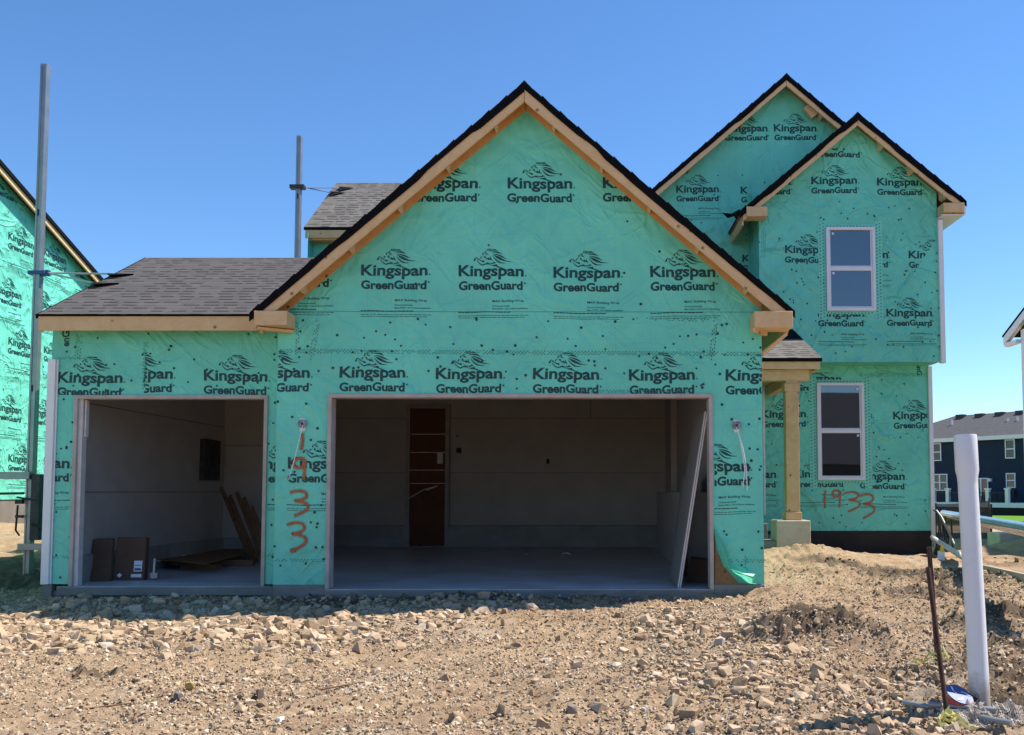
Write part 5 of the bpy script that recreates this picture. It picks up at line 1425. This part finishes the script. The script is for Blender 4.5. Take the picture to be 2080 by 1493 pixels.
for k in range(3):
    t0 = k * 2.1
    pts = [Vector((.07 * math.cos(t0 + s * .25) * (1 - s * .16), .07 * math.sin(t0 + s * .25) * (1 - s * .16), .029)) for s in range(5)]
    for i in range(4):
        q = [pts[i], pts[i + 1], pts[i + 1] * .72 + Vector((0, 0, .029 * .28)), pts[i] * .72 + Vector((0, 0, .029 * .28))]
        m.poly([(rot @ v) + c + Vector((0, 0, .075)) for v in q])
m.build('swirl', M_paper, e)
def film(px0, py0, px1, py1, wid, seed, label, hgt=.06):
    r = random.Random(seed); a = G(px0, py0); b = G(px1, py1); d = (b - a); L = d.length; d.normalize(); s = Vector((-d.y, d.x, 0)); m = MB(); nx_, ny_ = 40, 16; g_ = []
    for i in range(nx_ + 1):
        row = []
        for j in range(ny_ + 1):
            p = a + d * (L * i / nx_) + s * (wid * (j / ny_ - .5) * (0.5 + .5 * math.sin(i * .5 + seed) ** 2 + .3))
            z = gz(p.x, p.y) + .008 + hgt * float(fbm(np.array([p.x]), np.array([p.y]), 9.0, 3, 90 + seed, True)[0])
            row.append(Vector((p.x, p.y, z)))
        g_.append(row)
    for i in range(nx_):
        for j in range(ny_): m.poly([g_[i][j], g_[i + 1][j], g_[i + 1][j + 1], g_[i][j + 1]])
    o = m.build('plastic_film', M_film, loc=a, smooth=True); o.modifiers.new('smooth', 'SUBSURF').render_levels = 1; setp(o, label, 'plastic film')
film(1960, 1476, 2120, 1462, .16, 1, 'crumpled grey plastic film on the ground at the lower right corner', .05)
film(1972, 1446, 2000, 1470, .10, 5, 'bunched white film hanging off the reel', .07)
# bundle of aluminium scaffold poles on posts, running away at the right
A_ = P(2110, 1079, 8.6); B_ = P(1916, 1042, 19.5)
e = empty('aluminium_plank', (A_ + B_) / 2, 'long shiny aluminium scaffold plank held up off the ground at the right', 'scaffold plank')
m = MB(); dd = (B_ - A_)
m.tube([A_ - dd * .06, B_], .062, 16); m.build('tube', M_shiny, e, smooth=True)
m = MB(); off = Vector((.10, 0, -.05)); m.tube([A_ - dd * .06 + off, B_ + off], .055, 14); m.build('tube', M_shiny, e, smooth=True)
for k in (.50, .9):
    p = A_ + dd * k; zg = gz(p.x, p.y); m = MB(); m.beam((p.x - .03, p.y, zg - .1), (p.x - .06, p.y, p.z - .06), .03, .03); m.beam((p.x + .10, p.y + .02, zg - .1), (p.x + .06, p.y, p.z - .11), .03, .03); m.build('support', M_rust, e)
# silt fence
def strip(name, pts, h, mat, label, cat, posts=True):
    e = empty(name, (pts[0][0], pts[0][1], gz(*pts[0])), label, cat); m = MB(); r = random.Random(4); fine_ = []
    for i in range(len(pts) - 1):
        for k in range(8):
            t = k / 8; fine_.append((pts[i][0] * (1 - t) + pts[i + 1][0] * t, pts[i][1] * (1 - t) + pts[i + 1][1] * t))
    fine_.append(pts[-1]); L = []
    for i, (x, y) in enumerate(fine_):
        z = gz(x, y); sag = .12 * abs(math.sin(i * .39)); L.append((Vector((x, y + .04 * math.sin(i * .8), z - .05)), Vector((x + .03 * math.sin(i), y, z + h - sag))))
    for i in range(len(L) - 1): m.poly([L[i][0], L[i + 1][0], L[i + 1][1], L[i][1]])
    m.build('fabric', mat, e)
    for (x, y) in pts:
        z = gz(x, y); pm = MB(); pm.beam((x, y, z - .1), (x + .02, y, z + h + .1), .04, .04); pm.build('fence_post', M_rust, e)
n = NT('black_silt_fabric'); n.out((.03, .03, .03), None, .8); n.b.inputs['Alpha'].default_value = .78; M_silt = n.mat
g1 = P(1900, 1085, 24); g2 = P(1958, 1085, 23.5); g3 = P(2013, 1085, 23)
strip('silt_fence', [(g1.x, 24.0), (g2.x, 23.5), (g3.x, 23.0)], .75, M_silt, 'sagging black silt fence between the wrapped house and the white standpipe', 'silt fence')
g4 = P(2000, 1030, 34); strip('silt_fence', [(8.0, 32), (11.0, 33), (14.6, 34)], .9, M_silt, 'farther black silt fence along the edge of the lawn', 'silt fence')
# cables coiled on the corner of the house
e = empty('cable_bundle', (6.55, 17.5, .1), 'loops of black cable hanging from the lower right corner of the wrapped house', 'cable')
rr = random.Random(6)
for k in range(6):
    pts = [P(1897 + rr.uniform(-3, 2), 1035, 17.45), P(1905 + k * 3 + rr.uniform(-2, 2), 1042 + k * 2, 17.4), P(1908 + k * 4, 1075 + k * 5, 17.3), P(1902 + k * 3, 1110 + k * 3, 17.3), P(1896 + rr.uniform(-3, 3), 1128, 17.3)]
    q = []
    for i in range(len(pts) - 1):
        for t in range(5): q.append(pts[i].lerp(pts[i + 1], t / 5))
    for _ in range(2): q = [q[0]] + [(q[i - 1] + q[i] * 2 + q[i + 1]) / 4 for i in range(1, len(q) - 1)] + [q[-1]]
    m = MB(); m.tube(q, .014, 6); m.build('cable', M_black, e, smooth=True)
pts = [P(1902, 1037, 17.45), P(1912, 1050, 17.3), P(1926, 1078, 17.1), P(1938, 1105, 16.9)]; m = MB(); m.tube(pts, .02, 6); o = m.build('cable', simple('grey_cable', (.35, .35, .34), .5), e, smooth=True); o['label'] = 'pale grey cable reaching to the ground'
a = P(1894, 1092, 17.4); b = P(1962, 1136, 14.4); rod('drain_pipe', a, b, .045, M_pvc, 'thin white pipe sloping from the house corner to the dirt behind the standpipe', 'pipe')
# marker flag
g = P(1911, 1137, 14.9); z = gz(g.x, g.y); e = empty('marker_flag', (g.x, g.y, z), 'little white and yellow marker flag near the house corner', 'flag')
m = MB(); m.tube([(g.x, g.y, z - .1), (g.x + .01, g.y, z + .30)], .006, 5); m.build('wire', M_steel, e)
m = MB(); m.box(g.x - .05, g.x + .06, g.y - .012, g.y - .008, z + .02, z + .17); m.build('sign', M_paper, e)
m = MB(); m.raw([(g.x - .02, g.y - .014, z + .16), (g.x + .055, g.y - .014, z + .15), (g.x + .02, g.y - .014, z + .31)], [(0, 1, 2)]); m.build('pennant', M_yellow2, e)
# lumber and concrete at the right edge
a = G(1995, 1160); b = G(2085, 1183); m = MB(); m.beam(a + Vector((0, 0, .05)) - (b - a) * .3, b + Vector((0, 0, .05)) + (b - a) * .5, .06, .09); o = m.build('board', simple('weathered_board', (.36, .32, .25), .85), loc=a); setp(o, 'weathered timber board lying on the dirt right of the standpipe', 'board')
g = P(2030, 1100, 19.5); z = gz(g.x, g.y); m = MB(); m.box(g.x, g.x + 3.0, 19.5, 20.1, z - .2, z + .26); o = m.build('concrete_block', M_conc_t, loc=(g.x + 1.5, 19.8, z), bevel=.02); setp(o, 'long low concrete block beyond the weathered board at the right edge', 'concrete block')
for i, (px, py, l, ang, lab) in enumerate(((1870, 1126, .6, .1, 'pale splinter of lumber below the black foundation'), (120, 1440, .9, .5, 'dry brown stick at the left bottom of the lot'), (690, 1400, .35, .5, 'thin dry twig on the dirt near the centre bottom'))):
    g = G(px, py); d = Vector((math.cos(ang), math.sin(ang), 0)) * l / 2; rod('stick', (g.x - d.x, g.y - d.y, gz(g.x - d.x, g.y - d.y) + .015), (g.x + d.x, g.y + d.y, gz(g.x + d.x, g.y + d.y) + .015), .006, M_oldwood if i else M_wood, lab, 'stick', 6)
